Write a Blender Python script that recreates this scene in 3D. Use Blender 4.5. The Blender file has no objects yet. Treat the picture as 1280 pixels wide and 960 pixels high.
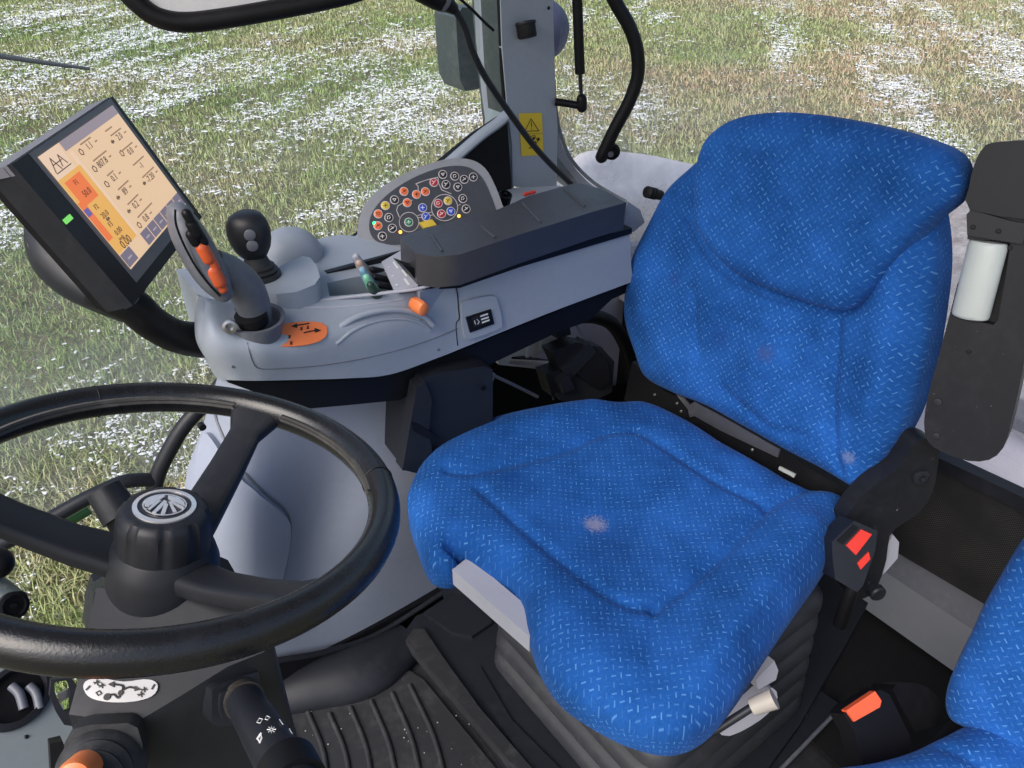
import bpy, bmesh, math, random
import numpy as np
from mathutils import Vector, Matrix, geometry
random.seed(7); RNG=np.random.default_rng(7)
SC=bpy.context.scene
# ------------------------------------------------------------ camera, world, sun, exposure
F=967.0; CX,CY=640.0,480.0
YAW=math.radians(37); PITCH=math.radians(34)
CAM=Vector((0,0,1.45))
FW=Vector((math.sin(YAW)*math.cos(PITCH), math.cos(YAW)*math.cos(PITCH), -math.sin(PITCH)))
RT=Vector((math.cos(YAW),-math.sin(YAW),0)); UP=RT.cross(FW)
cam=bpy.data.cameras.new('camera'); co=bpy.data.objects.new('camera',cam); SC.collection.objects.link(co)
co.location=CAM; co.rotation_euler=Matrix((RT,UP,-FW)).transposed().to_euler()
cam.sensor_width=36; cam.lens=36*F/1280; cam.clip_start=0.02; cam.clip_end=400; SC.camera=co
SAZ=258
W=bpy.data.worlds.new('World'); SC.world=W; W.use_nodes=True
nt=W.node_tree; bg=nt.nodes['Background']; sky=nt.nodes.new('ShaderNodeTexSky'); sky.sky_type='NISHITA'
sky.sun_disc=False; sky.sun_elevation=math.radians(46); sky.sun_rotation=math.radians(SAZ)
sky.air_density=1.0; sky.dust_density=4.0; sky.ozone_density=1.0
nt.links.new(sky.outputs[0],bg.inputs[0]); bg.inputs[1].default_value=0.15
sl=bpy.data.lights.new('sun','SUN'); sl.energy=2.0; sl.angle=math.radians(50); sl.color=(1,.985,.97)
so=bpy.data.objects.new('sun',sl); SC.collection.objects.link(so)
so.rotation_euler=Vector((math.sin(math.radians(SAZ))*math.cos(math.radians(46)),math.cos(math.radians(SAZ))*math.cos(math.radians(46)),math.sin(math.radians(46)))).to_track_quat('Z','Y').to_euler()
SC.view_settings.view_transform='Standard'; SC.view_settings.look='None'; SC.view_settings.exposure=0.45; SC.view_settings.gamma=1
SC.render.engine='CYCLES'

# ------------------------------------------------------------ helpers
def ray(px,py): return FW+RT*((px-CX)/F)+UP*((CY-py)/F)
def dep(px,py,d): return CAM+ray(px,py)*d
def onP(px,py,o,n,h=0.0):
    r=ray(px,py); o=Vector(o)+Vector(n)*h; return CAM+r*((o-CAM).dot(n)/r.dot(n))
def onZ(px,py,z): return onP(px,py,(0,0,z),Vector((0,0,1)))
def onY(px,py,y): return onP(px,py,(0,y,0),Vector((0,1,0)))
def onX(px,py,x): return onP(px,py,(x,0,0),Vector((1,0,0)))
COL=SC.collection
def tag(o,label,cat,group=None,kind=None):
    if label: o['label']=label
    if cat: o['category']=cat
    if group: o['group']=group
    if kind: o['kind']=kind
    return o
def thing(name,loc,label,cat,group=None):
    o=bpy.data.objects.new(name,None); COL.objects.link(o); o.location=loc; o.empty_display_size=.05
    return tag(o,label,cat,group)
def wloc(o):
    v=Vector((0,0,0))
    while o: v+=o.location; o=o.parent if False else None
    return v
def link(name,me,mats,parent=None):
    o=bpy.data.objects.new(name,me); COL.objects.link(o)
    for m in (mats if isinstance(mats,(list,tuple)) else [mats]): me.materials.append(m)
    if parent is not None:
        o.parent=parent
        root=parent
        while root.parent: root=root.parent
        # meshes are in world space: undo only the root empty's offset
        if parent is root and root.type=='EMPTY': o.matrix_parent_inverse=Matrix.Translation(-root.location)
    return o
def sharp(bm,ang=38):
    for f in bm.faces: f.smooth=True
    a=math.radians(ang)
    for e in bm.edges:
        if len(e.link_faces)==2: e.smooth = e.calc_face_angle(0)<a
def fin(name,bm,mats,parent=None,ang=38,norm=True):
    if norm: bmesh.ops.recalc_face_normals(bm,faces=bm.faces[:])
    sharp(bm,ang); me=bpy.data.meshes.new(name); bm.to_mesh(me); bm.free()
    return link(name,me,mats,parent)
def cr(pts,sub=8,closed=False):
    P=[Vector(p) for p in pts]; n=len(P); out=[]
    rng=range(n if closed else n-1)
    for i in rng:
        if closed: a,b,c,d=P[(i-1)%n],P[i],P[(i+1)%n],P[(i+2)%n]
        else:
            b,c=P[i],P[i+1]; a=P[i-1] if i>0 else b*2-c; d=P[i+2] if i+2<n else c*2-b
        for k in range(sub):
            t=k/sub; out.append(0.5*((2*b)+(c-a)*t+(2*a-5*b+4*c-d)*t*t+(3*b-a-3*c+d)*t**3))
    if not closed: out.append(P[-1].copy())
    return out
def bevel(bm,w,seg=3,ang=30):
    if w<=0: return
    es=[e for e in bm.edges if len(e.link_faces)==2 and e.calc_face_angle(0)>math.radians(ang)]
    bmesh.ops.bevel(bm,geom=es,offset=w,segments=seg,profile=.5,affect='EDGES',clamp_overlap=True)
def add_prism(bm,P,dirv,mi=0):
    """P: world polygon, extruded along dirv"""
    a=[bm.verts.new(p) for p in P]; b=[bm.verts.new(Vector(p)+dirv) for p in P]; n=len(P); fs=[]
    fs.append(bm.faces.new(a)); fs.append(bm.faces.new(b[::-1]))
    for i in range(n): fs.append(bm.faces.new((a[i],b[i],b[(i+1)%n],a[(i+1)%n])))
    for f in fs: f.material_index=mi
    return fs
def plate(name,px,o,n,th,mat,parent=None,bw=.003,lift=0,smooth=0,seg=3,direction=None):
    """outline given by the sight lines px on the plane (o,n); real thickness th behind it"""
    n=Vector(n).normalized(); P=[onP(x,y,o,n,lift) for x,y in px]
    if smooth: P=cr(P,smooth,True)
    bm=bmesh.new(); d=(-n*th) if direction is None else Vector(direction).normalized()*th
    add_prism(bm,P,d); bevel(bm,bw,seg)
    return fin(name,bm,mat,parent)
def poly3(name,P,dirv,mat,parent=None,bw=.003,seg=3):
    bm=bmesh.new(); add_prism(bm,P,Vector(dirv)); bevel(bm,bw,seg); return fin(name,bm,mat,parent)
def add_box(bm,c,ax,size,mi=0):
    """oriented box; ax: three unit vectors"""
    c=Vector(c); X,Y,Z=[Vector(a)*s*.5 for a,s in zip(ax,size)]
    v=[bm.verts.new(c+X*i+Y*j+Z*k) for k in(-1,1) for j in(-1,1) for i in(-1,1)]
    for q in((0,2,3,1),(4,5,7,6),(0,1,5,4),(2,6,7,3),(0,4,6,2),(1,3,7,5)):
        f=bm.faces.new([v[i] for i in q]); f.material_index=mi
AX=((1,0,0),(0,1,0),(0,0,1))
def box(name,c,size,mat,parent=None,ax=AX,bw=.004,seg=3):
    bm=bmesh.new(); add_box(bm,c,ax,size); bevel(bm,bw,seg); return fin(name,bm,mat,parent)
def basis(n,u=(0,0,1)):
    n=Vector(n).normalized(); u=Vector(u)
    x=u.cross(n)
    if x.length<1e-4: x=Vector((1,0,0)).cross(n)
    x.normalize(); return x,n.cross(x),n
def add_tube(bm,P,r,seg=14,ell=None,sub=6,cap=True,mi=0,smooth=True,rnd=False):
    """P centre line; r radius or list; ell=(hint, factor): cross-section stretched along hint"""
    n0=len(P); R=[r]*n0 if not isinstance(r,(list,tuple)) else list(r)
    if smooth and n0>2:
        Q=cr(P,sub); RR=[v.x for v in cr([Vector((a,0,0)) for a in R],sub)]
    else: Q=[Vector(p) for p in P]; RR=R
    if rnd: # rounded ends
        def end(q0,q1,r0):
            d=(q0-q1).normalized(); return [(q0+d*r0*math.sin(t),r0*math.cos(t)) for t in (.4,.8,1.15,1.4,1.53)]
        e0=end(Q[0],Q[1],RR[0])[::-1]; e1=end(Q[-1],Q[-2],RR[-1])
        Q=[a for a,_ in e0]+Q+[a for a,_ in e1]; RR=[b for _,b in e0]+RR+[b for _,b in e1]
    m=len(Q); T=[(Q[min(i+1,m-1)]-Q[max(i-1,0)]).normalized() for i in range(m)]
    hint=Vector(ell[0]).normalized() if ell else Vector((0,0,1))
    x=(hint-T[0]*hint.dot(T[0]))
    if x.length<1e-3: x=Vector((1,0,0))-T[0]*T[0].x
    x.normalize(); rings=[]
    for i in range(m):
        if ell:
            xx=hint-T[i]*hint.dot(T[i]); x=xx.normalized() if xx.length>1e-3 else x
        else: x=(x-T[i]*x.dot(T[i])).normalized()
        y=T[i].cross(x); fx=ell[1] if ell else 1
        rings.append([bm.verts.new(Q[i]+x*(math.cos(a)*RR[i]*fx)+y*(math.sin(a)*RR[i])) for a in [2*math.pi*k/seg for k in range(seg)]])
    for i in range(m-1):
        for k in range(seg):
            f=bm.faces.new((rings[i][k],rings[i][(k+1)%seg],rings[i+1][(k+1)%seg],rings[i+1][k])); f.material_index=mi
    if cap:
        f=bm.faces.new(rings[0][::-1]); f.material_index=mi; f=bm.faces.new(rings[-1]); f.material_index=mi
def tube(name,P,r,mat,parent=None,**k):
    bm=bmesh.new(); add_tube(bm,P,r,**k); return fin(name,bm,mat,parent)
def add_lathe(bm,o,axis,prof,seg=40,mod=None,u=(0,0,1),mi=0,cap=True,sx=1.0):
    x,y,n=basis(axis,u); o=Vector(o); rings=[]
    for r,h in prof:
        rings.append([bm.verts.new(o+n*h+x*(math.cos(a)*sx*r*(mod(a,h) if mod else 1))+y*(math.sin(a)*r*(mod(a,h) if mod else 1))) for a in [2*math.pi*k/seg for k in range(seg)]])
    for i in range(len(rings)-1):
        for k in range(seg):
            f=bm.faces.new((rings[i][k],rings[i][(k+1)%seg],rings[i+1][(k+1)%seg],rings[i+1][k])); f.material_index=mi
    if cap:
        f=bm.faces.new(rings[0][::-1]); f.material_index=mi; f=bm.faces.new(rings[-1]); f.material_index=mi
def lathe(name,o,axis,prof,mat,parent=None,**k):
    bm=bmesh.new(); add_lathe(bm,o,axis,prof,**k); return fin(name,bm,mat,parent)
def loft(name,rows,mat,parent=None,sub=6,th=.004,away=None,closed=False):
    """rows of 3D control points -> smooth shell with thickness th pushed along away"""
    R=[cr(r,sub,closed) for r in rows]; m=len(R[0]); cols=[cr([r[j] for r in R],sub) for j in range(m)]
    bm=bmesh.new(); A=[[bm.verts.new(p) for p in c] for c in cols]; k=len(cols[0])
    nj=m if closed else m-1
    for j in range(nj):
        for i in range(k-1): bm.faces.new((A[j][i],A[j][i+1],A[(j+1)%m][i+1],A[(j+1)%m][i]))
    if away is not None:
        off=Vector(away)*th; B=[[bm.verts.new(v.co+off) for v in c] for c in A]
        for j in range(nj):
            for i in range(k-1): bm.faces.new((B[j][i],B[(j+1)%m][i],B[(j+1)%m][i+1],B[j][i+1]))
        for j in range(nj):
            for i in (0,k-1): bm.faces.new((A[j][i],A[(j+1)%m][i],B[(j+1)%m][i],B[j][i]))
        if not closed:
            for j in(0,m-1):
                for i in range(k-1): bm.faces.new((A[j][i],A[j][i+1],B[j][i+1],B[j][i]))
    return fin(name,bm,mat,parent,ang=50)
def boolean(o,cutter,keep_ang=35):
    md=o.modifiers.new('b','BOOLEAN'); md.object=cutter; md.operation='DIFFERENCE'; md.solver='EXACT'
    dg=bpy.context.evaluated_depsgraph_get(); me=bpy.data.meshes.new_from_object(o.evaluated_get(dg))
    o.modifiers.clear(); o.data=me; bpy.data.objects.remove(cutter)
    bm=bmesh.new(); bm.from_mesh(me); sharp(bm,keep_ang); bm.to_mesh(me); bm.free()
def text_bm(bm,s,size,o,x,y,lift=0.0,mi=0,th=.0003,align='CENTER'):
    cu=bpy.data.curves.new('t','FONT'); cu.body=s; cu.size=size; cu.extrude=th; cu.align_x=align; cu.align_y='CENTER'; cu.resolution_u=2
    ob=bpy.data.objects.new('t',cu); COL.objects.link(ob); dg=bpy.context.evaluated_depsgraph_get()
    me=bpy.data.meshes.new_from_object(ob.evaluated_get(dg)); bpy.data.objects.remove(ob)
    x=Vector(x).normalized(); y=Vector(y).normalized(); n=x.cross(y); o=Vector(o)+n*lift
    M=Matrix(((x.x,y.x,n.x,o.x),(x.y,y.y,n.y,o.y),(x.z,y.z,n.z,o.z),(0,0,0,1))); me.transform(M)
    k=len(bm.faces); bm.from_mesh(me); bm.faces.ensure_lookup_table()
    for f in bm.faces[k:]: f.material_index=mi
def stroke(bm,P,w,o,n,lift=.0006,mi=0,th=.0005):
    """flat ribbon of width w through 3D points P lying on plane with normal n"""
    n=Vector(n).normalized()
    for a,b in zip(P[:-1],P[1:]):
        a=Vector(a);b=Vector(b);d=(b-a)
        if d.length<1e-6: continue
        L=d.length; d.normalize(); add_box(bm,(a+b)/2+n*lift,(d,n.cross(d),n),(L+w*.8,w,th),mi)

# ------------------------------------------------------------ materials
def nm(name):
    m=bpy.data.materials.new(name); m.use_nodes=True; t=m.node_tree; b=t.nodes['Principled BSDF']; return m,t,b
def N(t,typ,**k):
    n=t.nodes.new(typ)
    for a,v in k.items():
        if a in('operation','blend_type','data_type','feature','distance','interpolation_type','attribute_name','noise_dimensions','voronoi_dimensions','clamp','mode','wave_type','bands_direction'): setattr(n,a,v)
        else: n.inputs[int(a[1:])].default_value=v
    return n
def L(t,a,b): t.links.new(a,b)
def ramp(t,src,stops):
    r=t.nodes.new('ShaderNodeValToRGB'); e=r.color_ramp.elements
    while len(e)<len(stops): e.new(.5)
    for i,(p,c) in enumerate(stops): e[i].position=p; e[i].color=(*c,1) if len(c)==3 else c
    L(t,src,r.inputs[0]); return r.outputs[0]
def math_(t,op,a,b=None,c=None):
    n=t.nodes.new('ShaderNodeMath'); n.operation=op
    for i,v in enumerate((a,b,c)):
        if v is None: continue
        if isinstance(v,(int,float)): n.inputs[i].default_value=v
        else: L(t,v,n.inputs[i])
    return n.outputs[0]
def mixc(t,fac,a,b,bt='MIX'):
    n=t.nodes.new('ShaderNodeMixRGB'); n.blend_type=bt
    for i,v in enumerate((fac,a,b)):
        if isinstance(v,(int,float)): n.inputs[i].default_value=v
        elif isinstance(v,tuple): n.inputs[i].default_value=(*v,1)
        else: L(t,v,n.inputs[i])
    return n.outputs[0]
def plastic(name,c,rough=.5,grain=900,gb=.12,dirt=.25,dirtc=(.30,.28,.26),metal=0,coat=0,spec=.5,scr=0):
    m,t,b=nm(name); tc=t.nodes.new('ShaderNodeTexCoord')
    n1=N(t,'ShaderNodeTexNoise',_2=grain,_3=2.0); L(t,tc.outputs['Object'],n1.inputs['Vector'])
    n2=N(t,'ShaderNodeTexNoise',_2=7.0,_3=6.0,_4=.65); L(t,tc.outputs['Object'],n2.inputs['Vector'])
    n3=N(t,'ShaderNodeTexNoise',_2=60.0,_3=5.0,_4=.7); L(t,tc.outputs['Object'],n3.inputs['Vector'])
    d=math_(t,'MULTIPLY',n2.outputs[0],n3.outputs[0]); f=ramp(t,d,[(.24,(0,0,0)),(.46,(1,1,1))])
    fac=math_(t,'MULTIPLY',f,dirt)
    col=mixc(t,fac,tuple(c),tuple(dirtc))
    col=mixc(t,.12,col,n3.outputs[0],'OVERLAY')
    if scr:
        v=N(t,'ShaderNodeTexNoise',_2=140.0,_3=3.0,_4=.8); mp=t.nodes.new('ShaderNodeMapping'); mp.inputs['Scale'].default_value=(1,1,.25)
        L(t,tc.outputs['Object'],mp.inputs[0]); L(t,mp.outputs[0],v.inputs['Vector'])
        s=ramp(t,v.outputs[0],[(.70,(0,0,0)),(.74,(1,1,1))]); col=mixc(t,math_(t,'MULTIPLY',s,scr),col,(.35,.34,.33))
    L(t,col,b.inputs['Base Color'])
    r=math_(t,'ADD',math_(t,'MULTIPLY',f,.18),rough-.05); L(t,r,b.inputs['Roughness'])
    b.inputs['Metallic'].default_value=metal; b.inputs['Specular IOR Level'].default_value=spec; b.inputs['Coat Weight'].default_value=coat
    bp=t.nodes.new('ShaderNodeBump'); bp.inputs['Strength'].default_value=gb; bp.inputs['Distance'].default_value=.0006
    L(t,n1.outputs[0],bp.inputs['Height']); L(t,bp.outputs[0],b.inputs['Normal']); return m
def emit(name,c,s=1.0,rough=.3):
    m,t,b=nm(name); b.inputs['Base Color'].default_value=(*[x*.3 for x in c],1); b.inputs['Emission Color'].default_value=(*c,1); b.inputs['Emission Strength'].default_value=s; b.inputs['Roughness'].default_value=rough; return m
def flat(name,c,rough=.5,metal=0):
    m,t,b=nm(name); b.inputs['Base Color'].default_value=(*c,1); b.inputs['Roughness'].default_value=rough; b.inputs['Metallic'].default_value=metal; return m
def fabric(name,stains=(),cell=.0100,base=(.009,.084,.33),rot=38):
    m,t,b=nm(name); uv=t.nodes.new('ShaderNodeUVMap'); tc=t.nodes.new('ShaderNodeTexCoord')
    mp=t.nodes.new('ShaderNodeMapping'); mp.inputs['Rotation'].default_value=(0,0,math.radians(rot)); L(t,uv.outputs[0],mp.inputs[0])
    wob=N(t,'ShaderNodeTexNoise',_2=14.0,_3=2.0); L(t,mp.outputs[0],wob.inputs['Vector'])
    wv=t.nodes.new('ShaderNodeVectorMath'); wv.operation='MULTIPLY_ADD'; L(t,wob.outputs['Color'],wv.inputs[0]); wv.inputs[1].default_value=(.004,.004,0); L(t,mp.outputs[0],wv.inputs[2])
    sx=t.nodes.new('ShaderNodeSeparateXYZ'); L(t,wv.outputs[0],sx.inputs[0])
    U=math_(t,'DIVIDE',sx.outputs[0],cell); V=math_(t,'DIVIDE',sx.outputs[1],cell)
    def dash(off,U=U,V=V):
        # basket lattice: row-shifted cells, dash direction alternates by parity
        u=math_(t,'ADD',U,off); v=math_(t,'ADD',V,off*.5)
        iu=math_(t,'FLOOR',u); iv=math_(t,'FLOOR',v)
        fu=math_(t,'ABSOLUTE',math_(t,'SUBTRACT',math_(t,'SUBTRACT',u,iu),.5)); fv=math_(t,'ABSOLUTE',math_(t,'SUBTRACT',math_(t,'SUBTRACT',v,iv),.5))
        par=math_(t,'MODULO',math_(t,'ABSOLUTE',math_(t,'ADD',iu,iv)),2.0)
        # long axis coordinate / short axis coordinate
        lo=math_(t,'ADD',math_(t,'MULTIPLY',fu,par),math_(t,'MULTIPLY',fv,math_(t,'SUBTRACT',1.0,par)))
        sh=math_(t,'ADD',math_(t,'MULTIPLY',fv,par),math_(t,'MULTIPLY',fu,math_(t,'SUBTRACT',1.0,par)))
        a=math_(t,'LESS_THAN',lo,.32); s=t.nodes.new('ShaderNodeMapRange'); L(t,sh,s.inputs[0]); s.inputs[1].default_value=.0; s.inputs[2].default_value=.135; s.inputs[3].default_value=1; s.inputs[4].default_value=0
        cmb=t.nodes.new('ShaderNodeCombineXYZ'); L(t,iu,cmb.inputs[0]); L(t,iv,cmb.inputs[1])
        wn=t.nodes.new('ShaderNodeTexWhiteNoise'); wn.noise_dimensions='2D'; L(t,cmb.outputs[0],wn.inputs['Vector'])
        br=math_(t,'MULTIPLY_ADD',math_(t,'POWER',wn.outputs[0],1.5),.85,.15)
        return math_(t,'MULTIPLY',math_(t,'MULTIPLY',a,s.outputs[0]),br)
    d=dash(0.0)
    fz=N(t,'ShaderNodeTexNoise',_2=1500.0,_3=2.0); L(t,uv.outputs[0],fz.inputs['Vector'])
    d=math_(t,'MULTIPLY',d,math_(t,'MULTIPLY_ADD',fz.outputs[0],1.3,.1))
    wear=N(t,'ShaderNodeTexNoise',_2=7.0,_3=6.0,_4=.66); L(t,uv.outputs[0],wear.inputs['Vector'])
    bc=mixc(t,ramp(t,wear.outputs[0],[(.35,(0,0,0)),(.68,(1,1,1))]),tuple(x*.68 for x in base),tuple(x*1.3+.006 for x in base))
    fine=N(t,'ShaderNodeTexNoise',_2=420.0,_3=3.0,_4=.8); L(t,uv.outputs[0],fine.inputs['Vector'])
    bc=mixc(t,.45,bc,fine.outputs[0],'OVERLAY')
    lint=N(t,'ShaderNodeTexNoise',_2=230.0,_3=1.0); L(t,uv.outputs[0],lint.inputs['Vector'])
    bc=mixc(t,math_(t,'MULTIPLY',ramp(t,lint.outputs[0],[(.68,(0,0,0)),(.76,(1,1,1))]),.22),bc,(.10,.30,.75))
    c=mixc(t,math_(t,'MULTIPLY',d,.74),bc,(.18,.44,.84))
    for (u0,v0,r,cc,st) in stains:
        vm=t.nodes.new('ShaderNodeVectorMath'); vm.operation='DISTANCE'; L(t,uv.outputs[0],vm.inputs[0]); vm.inputs[1].default_value=(u0,v0,0)
        q=math_(t,'ADD',math_(t,'DIVIDE',vm.outputs['Value'],r),math_(t,'MULTIPLY',math_(t,'SUBTRACT',lint.outputs[0],.5),1.6))
        c=mixc(t,math_(t,'MULTIPLY',ramp(t,q,[(.3,(1,1,1)),(1.0,(0,0,0))]),st),c,cc)
    L(t,c,b.inputs['Base Color']); b.inputs['Roughness'].default_value=.9; b.inputs['Specular IOR Level'].default_value=.15
    b.inputs['Sheen Weight'].default_value=.10; b.inputs['Sheen Roughness'].default_value=.4; b.inputs['Sheen Tint'].default_value=(.35,.55,1,1)
    bp=t.nodes.new('ShaderNodeBump'); bp.inputs['Strength'].default_value=.5; bp.inputs['Distance'].default_value=.0015
    h=math_(t,'ADD',math_(t,'MULTIPLY',d,.5),fine.outputs[0]); L(t,h,bp.inputs['Height']); L(t,bp.outputs[0],b.inputs['Normal'])
    return m
GREY=plastic('grey_plastic',(.325,.365,.435),.48,dirt=.18,dirtc=(.28,.28,.31))
GREY2=plastic('dark_grey_plastic',(.125,.135,.165),.5,dirt=.2)
GREYL=plastic('pale_grey_plastic',(.42,.43,.50),.5,dirt=.25,dirtc=(.28,.26,.25))
LINER=plastic('liner_grey',(.26,.29,.37),.42,grain=500,dirt=.25,dirtc=(.21,.23,.27))
TEAL=plastic('teal_grey_paint',(.065,.085,.095),.5,dirt=.3)
PIL=plastic('pillar_grey',(.35,.38,.45),.55,dirt=.12,dirtc=(.26,.28,.32))
BLK=plastic('black_plastic',(.0145,.016,.022),.48,dirt=.14,dirtc=(.045,.047,.055),spec=.34)
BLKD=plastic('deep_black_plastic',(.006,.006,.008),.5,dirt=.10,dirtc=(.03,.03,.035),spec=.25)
BLKW=plastic('worn_black_plastic',(.012,.013,.018),.45,dirt=.16,dirtc=(.05,.051,.058),scr=.7,spec=.28)
RUB=plastic('rubber',(.020,.021,.025),.6,dirt=.45,dirtc=(.075,.074,.074),gb=.3,grain=500)
PADM=plastic('armrest_skin',(.036,.035,.042),.42,spec=.9,dirt=.12,dirtc=(.09,.09,.09),gb=.5,grain=700)
LEATH=plastic('wheel_leather',(.009,.0095,.012),.30,dirt=.05,gb=.35,grain=520,dirtc=(.06,.06,.06))
BELL=plastic('bellows_rubber',(.026,.028,.035),.6,dirt=.3,dirtc=(.09,.09,.09))
WHT=plastic('off_white_plastic',(.50,.54,.53),.4,dirt=.3,dirtc=(.35,.33,.28))
BRK=plastic('pale_cast_bracket',(.45,.43,.40),.6,dirt=.7,dirtc=(.16,.14,.12))
ORG=plastic('orange_plastic',(.75,.20,.06),.4,dirt=.1); ORGD=plastic('deep_orange_plastic',(.60,.10,.03),.35,dirt=.1)
RED=plastic('red_plastic',(.70,.045,.03),.35,dirt=.1)
CHR=flat('chrome',(.88,.88,.90),.30,.75); STEEL=plastic('worn_steel',(.42,.42,.44),.35,metal=.9,dirt=.2)
STK=flat('white_print',(.75,.75,.75)); BLKP=flat('black_print',(.01,.01,.012)); SILV=flat('silver_sticker',(.45,.45,.46),.35,.2)
YEL=flat('yellow_sticker',(.80,.56,.04),.45); ORS=plastic('orange_sticker',(.78,.20,.07),.45,dirt=.15,gb=.0)
PINKW=flat('panel_line',(.62,.55,.56))

# ============================================================ SETTING: field, snow, track
def vnoise(x,y,s,seed):
    x=np.asarray(x)/s; y=np.asarray(y)/s; xi=np.floor(x).astype(int); yi=np.floor(y).astype(int); fx=x-xi; fy=y-yi
    fx=fx*fx*(3-2*fx); fy=fy*fy*(3-2*fy)
    def h(a,b): v=np.sin(a*127.1+b*311.7+seed*74.7)*43758.5453; return v-np.floor(v)
    return (h(xi,yi)*(1-fx)+h(xi+1,yi)*fx)*(1-fy)+(h(xi,yi+1)*(1-fx)+h(xi+1,yi+1)*fx)*fy
GZ=-1.35
A37=math.radians(35)
def rotxy(x,y): # wind rows run obliquely
    return x*math.cos(A37)+y*math.sin(A37), -x*math.sin(A37)+y*math.cos(A37)
def snowf(x,y):
    a,b=rotxy(x,y)
    return .34*vnoise(a/5.5,b,.9,1)+.26*vnoise(a/4.0,b,.33,2)+.16*vnoise(x,y,2.6,4)+.24*vnoise(x,y,.11,3)
TRK=[onZ(1085,222,GZ),onZ(1190,208,GZ),onZ(1300,197,GZ),onZ(1500,190,GZ),onZ(1500,700,GZ),onZ(1085,600,GZ)]
def in_track(x,y):
    ins=np.zeros(len(x),bool); n=len(TRK)
    for i in range(n):
        a,b=TRK[i],TRK[(i+1)%n]; c=((a.y>y)!=(b.y>y))&(x<(b.x-a.x)*(y-a.y)/(b.y-a.y+1e-12)+a.x); ins^=c
    return ins
def ground_mat():
    m,t,b=nm('meadow'); tc=t.nodes.new('ShaderNodeTexCoord')
    n1=N(t,'ShaderNodeTexNoise',_2=.55,_3=5.0,_4=.6); n2=N(t,'ShaderNodeTexNoise',_2=26.0,_3=6.0,_4=.75); n3=N(t,'ShaderNodeTexNoise',_2=9.0,_3=8.0,_4=.72)
    for n in(n1,n2,n3): L(t,tc.outputs['Object'],n.inputs['Vector'])
    g=ramp(t,n2.outputs[0],[(.3,(.11,.12,.05)),(.5,(.21,.21,.10)),(.7,(.36,.31,.19))])
    br=mixc(t,ramp(t,n1.outputs[0],[(.45,(0,0,0)),(.65,(1,1,1))]),g,(.15,.12,.06)); 
    sn=ramp(t,n3.outputs[0],[(.60,(0,0,0)),(.64,(1,1,1))])
    L(t,mixc(t,sn,br,(.72,.73,.78)),b.inputs['Base Color']); b.inputs['Roughness'].default_value=.95
    bp=t.nodes.new('ShaderNodeBump'); bp.inputs['Distance'].default_value=.04; L(t,n2.outputs[0],bp.inputs['Height']); L(t,bp.outputs[0],b.inputs['Normal']); return m
bm=bmesh.new(); S=300
vs=[bm.verts.new((x,y,GZ)) for x,y in((-S,-S),(S,-S),(S,S),(-S,S))]; bm.faces.new(vs)
tag(fin('ground',bm,ground_mat()),None,None,kind='structure')
m,t,b=nm('track_slush'); tc=t.nodes.new('ShaderNodeTexCoord')
n1=N(t,'ShaderNodeTexNoise',_2=5.0,_3=8.0,_4=.75); L(t,tc.outputs['Object'],n1.inputs['Vector'])
mp=t.nodes.new('ShaderNodeMapping'); mp.inputs['Rotation'].default_value=(0,0,.5); mp.inputs['Scale'].default_value=(1.2,14,1); L(t,tc.outputs['Object'],mp.inputs[0])
n2=N(t,'ShaderNodeTexNoise',_2=1.2,_3=4.0,_4=.6); L(t,mp.outputs[0],n2.inputs['Vector'])
c=ramp(t,n1.outputs[0],[(.35,(.27,.22,.22)),(.5,(.42,.37,.37)),(.66,(.60,.56,.58))])
c=mixc(t,math_(t,'MULTIPLY',ramp(t,n2.outputs[0],[(.6,(0,0,0)),(.72,(1,1,1))]),.6),c,(.2,.16,.16)); L(t,c,b.inputs['Base Color']); b.inputs['Roughness'].default_value=.9
bp=t.nodes.new('ShaderNodeBump'); bp.inputs['Distance'].default_value=.03; L(t,n1.outputs[0],bp.inputs['Height']); L(t,bp.outputs[0],b.inputs['Normal'])
bm=bmesh.new(); bm.faces.new([bm.verts.new(p+Vector((0,0,.02))) for p in TRK]); tag(fin('track',bm,m),None,None,kind='structure')

def raw_mesh(name,verts,faces,mat,attrs):
    me=bpy.data.meshes.new(name); nv=len(verts); nf,k=faces.shape
    me.vertices.add(nv); me.vertices.foreach_set('co',verts.astype(np.float32).ravel())
    me.loops.add(nf*k); me.loops.foreach_set('vertex_index',faces.astype(np.int32).ravel())
    me.polygons.add(nf); me.polygons.foreach_set('loop_start',np.arange(0,nf*k,k,dtype=np.int32))
    for an,av in attrs.items(): a=me.attributes.new(an,'FLOAT','POINT'); a.data.foreach_set('value',av.astype(np.float32))
    me.update(calc_edges=True); return link(name,me,mat)
def scatter(n,r0,r1,pw=1.0,a0=-22,a1=92):
    r=r0+(r1-r0)*RNG.random(n)**pw; a=np.radians(a0+(a1-a0)*RNG.random(n)); return r*np.sin(a),r*np.cos(a),r
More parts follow.
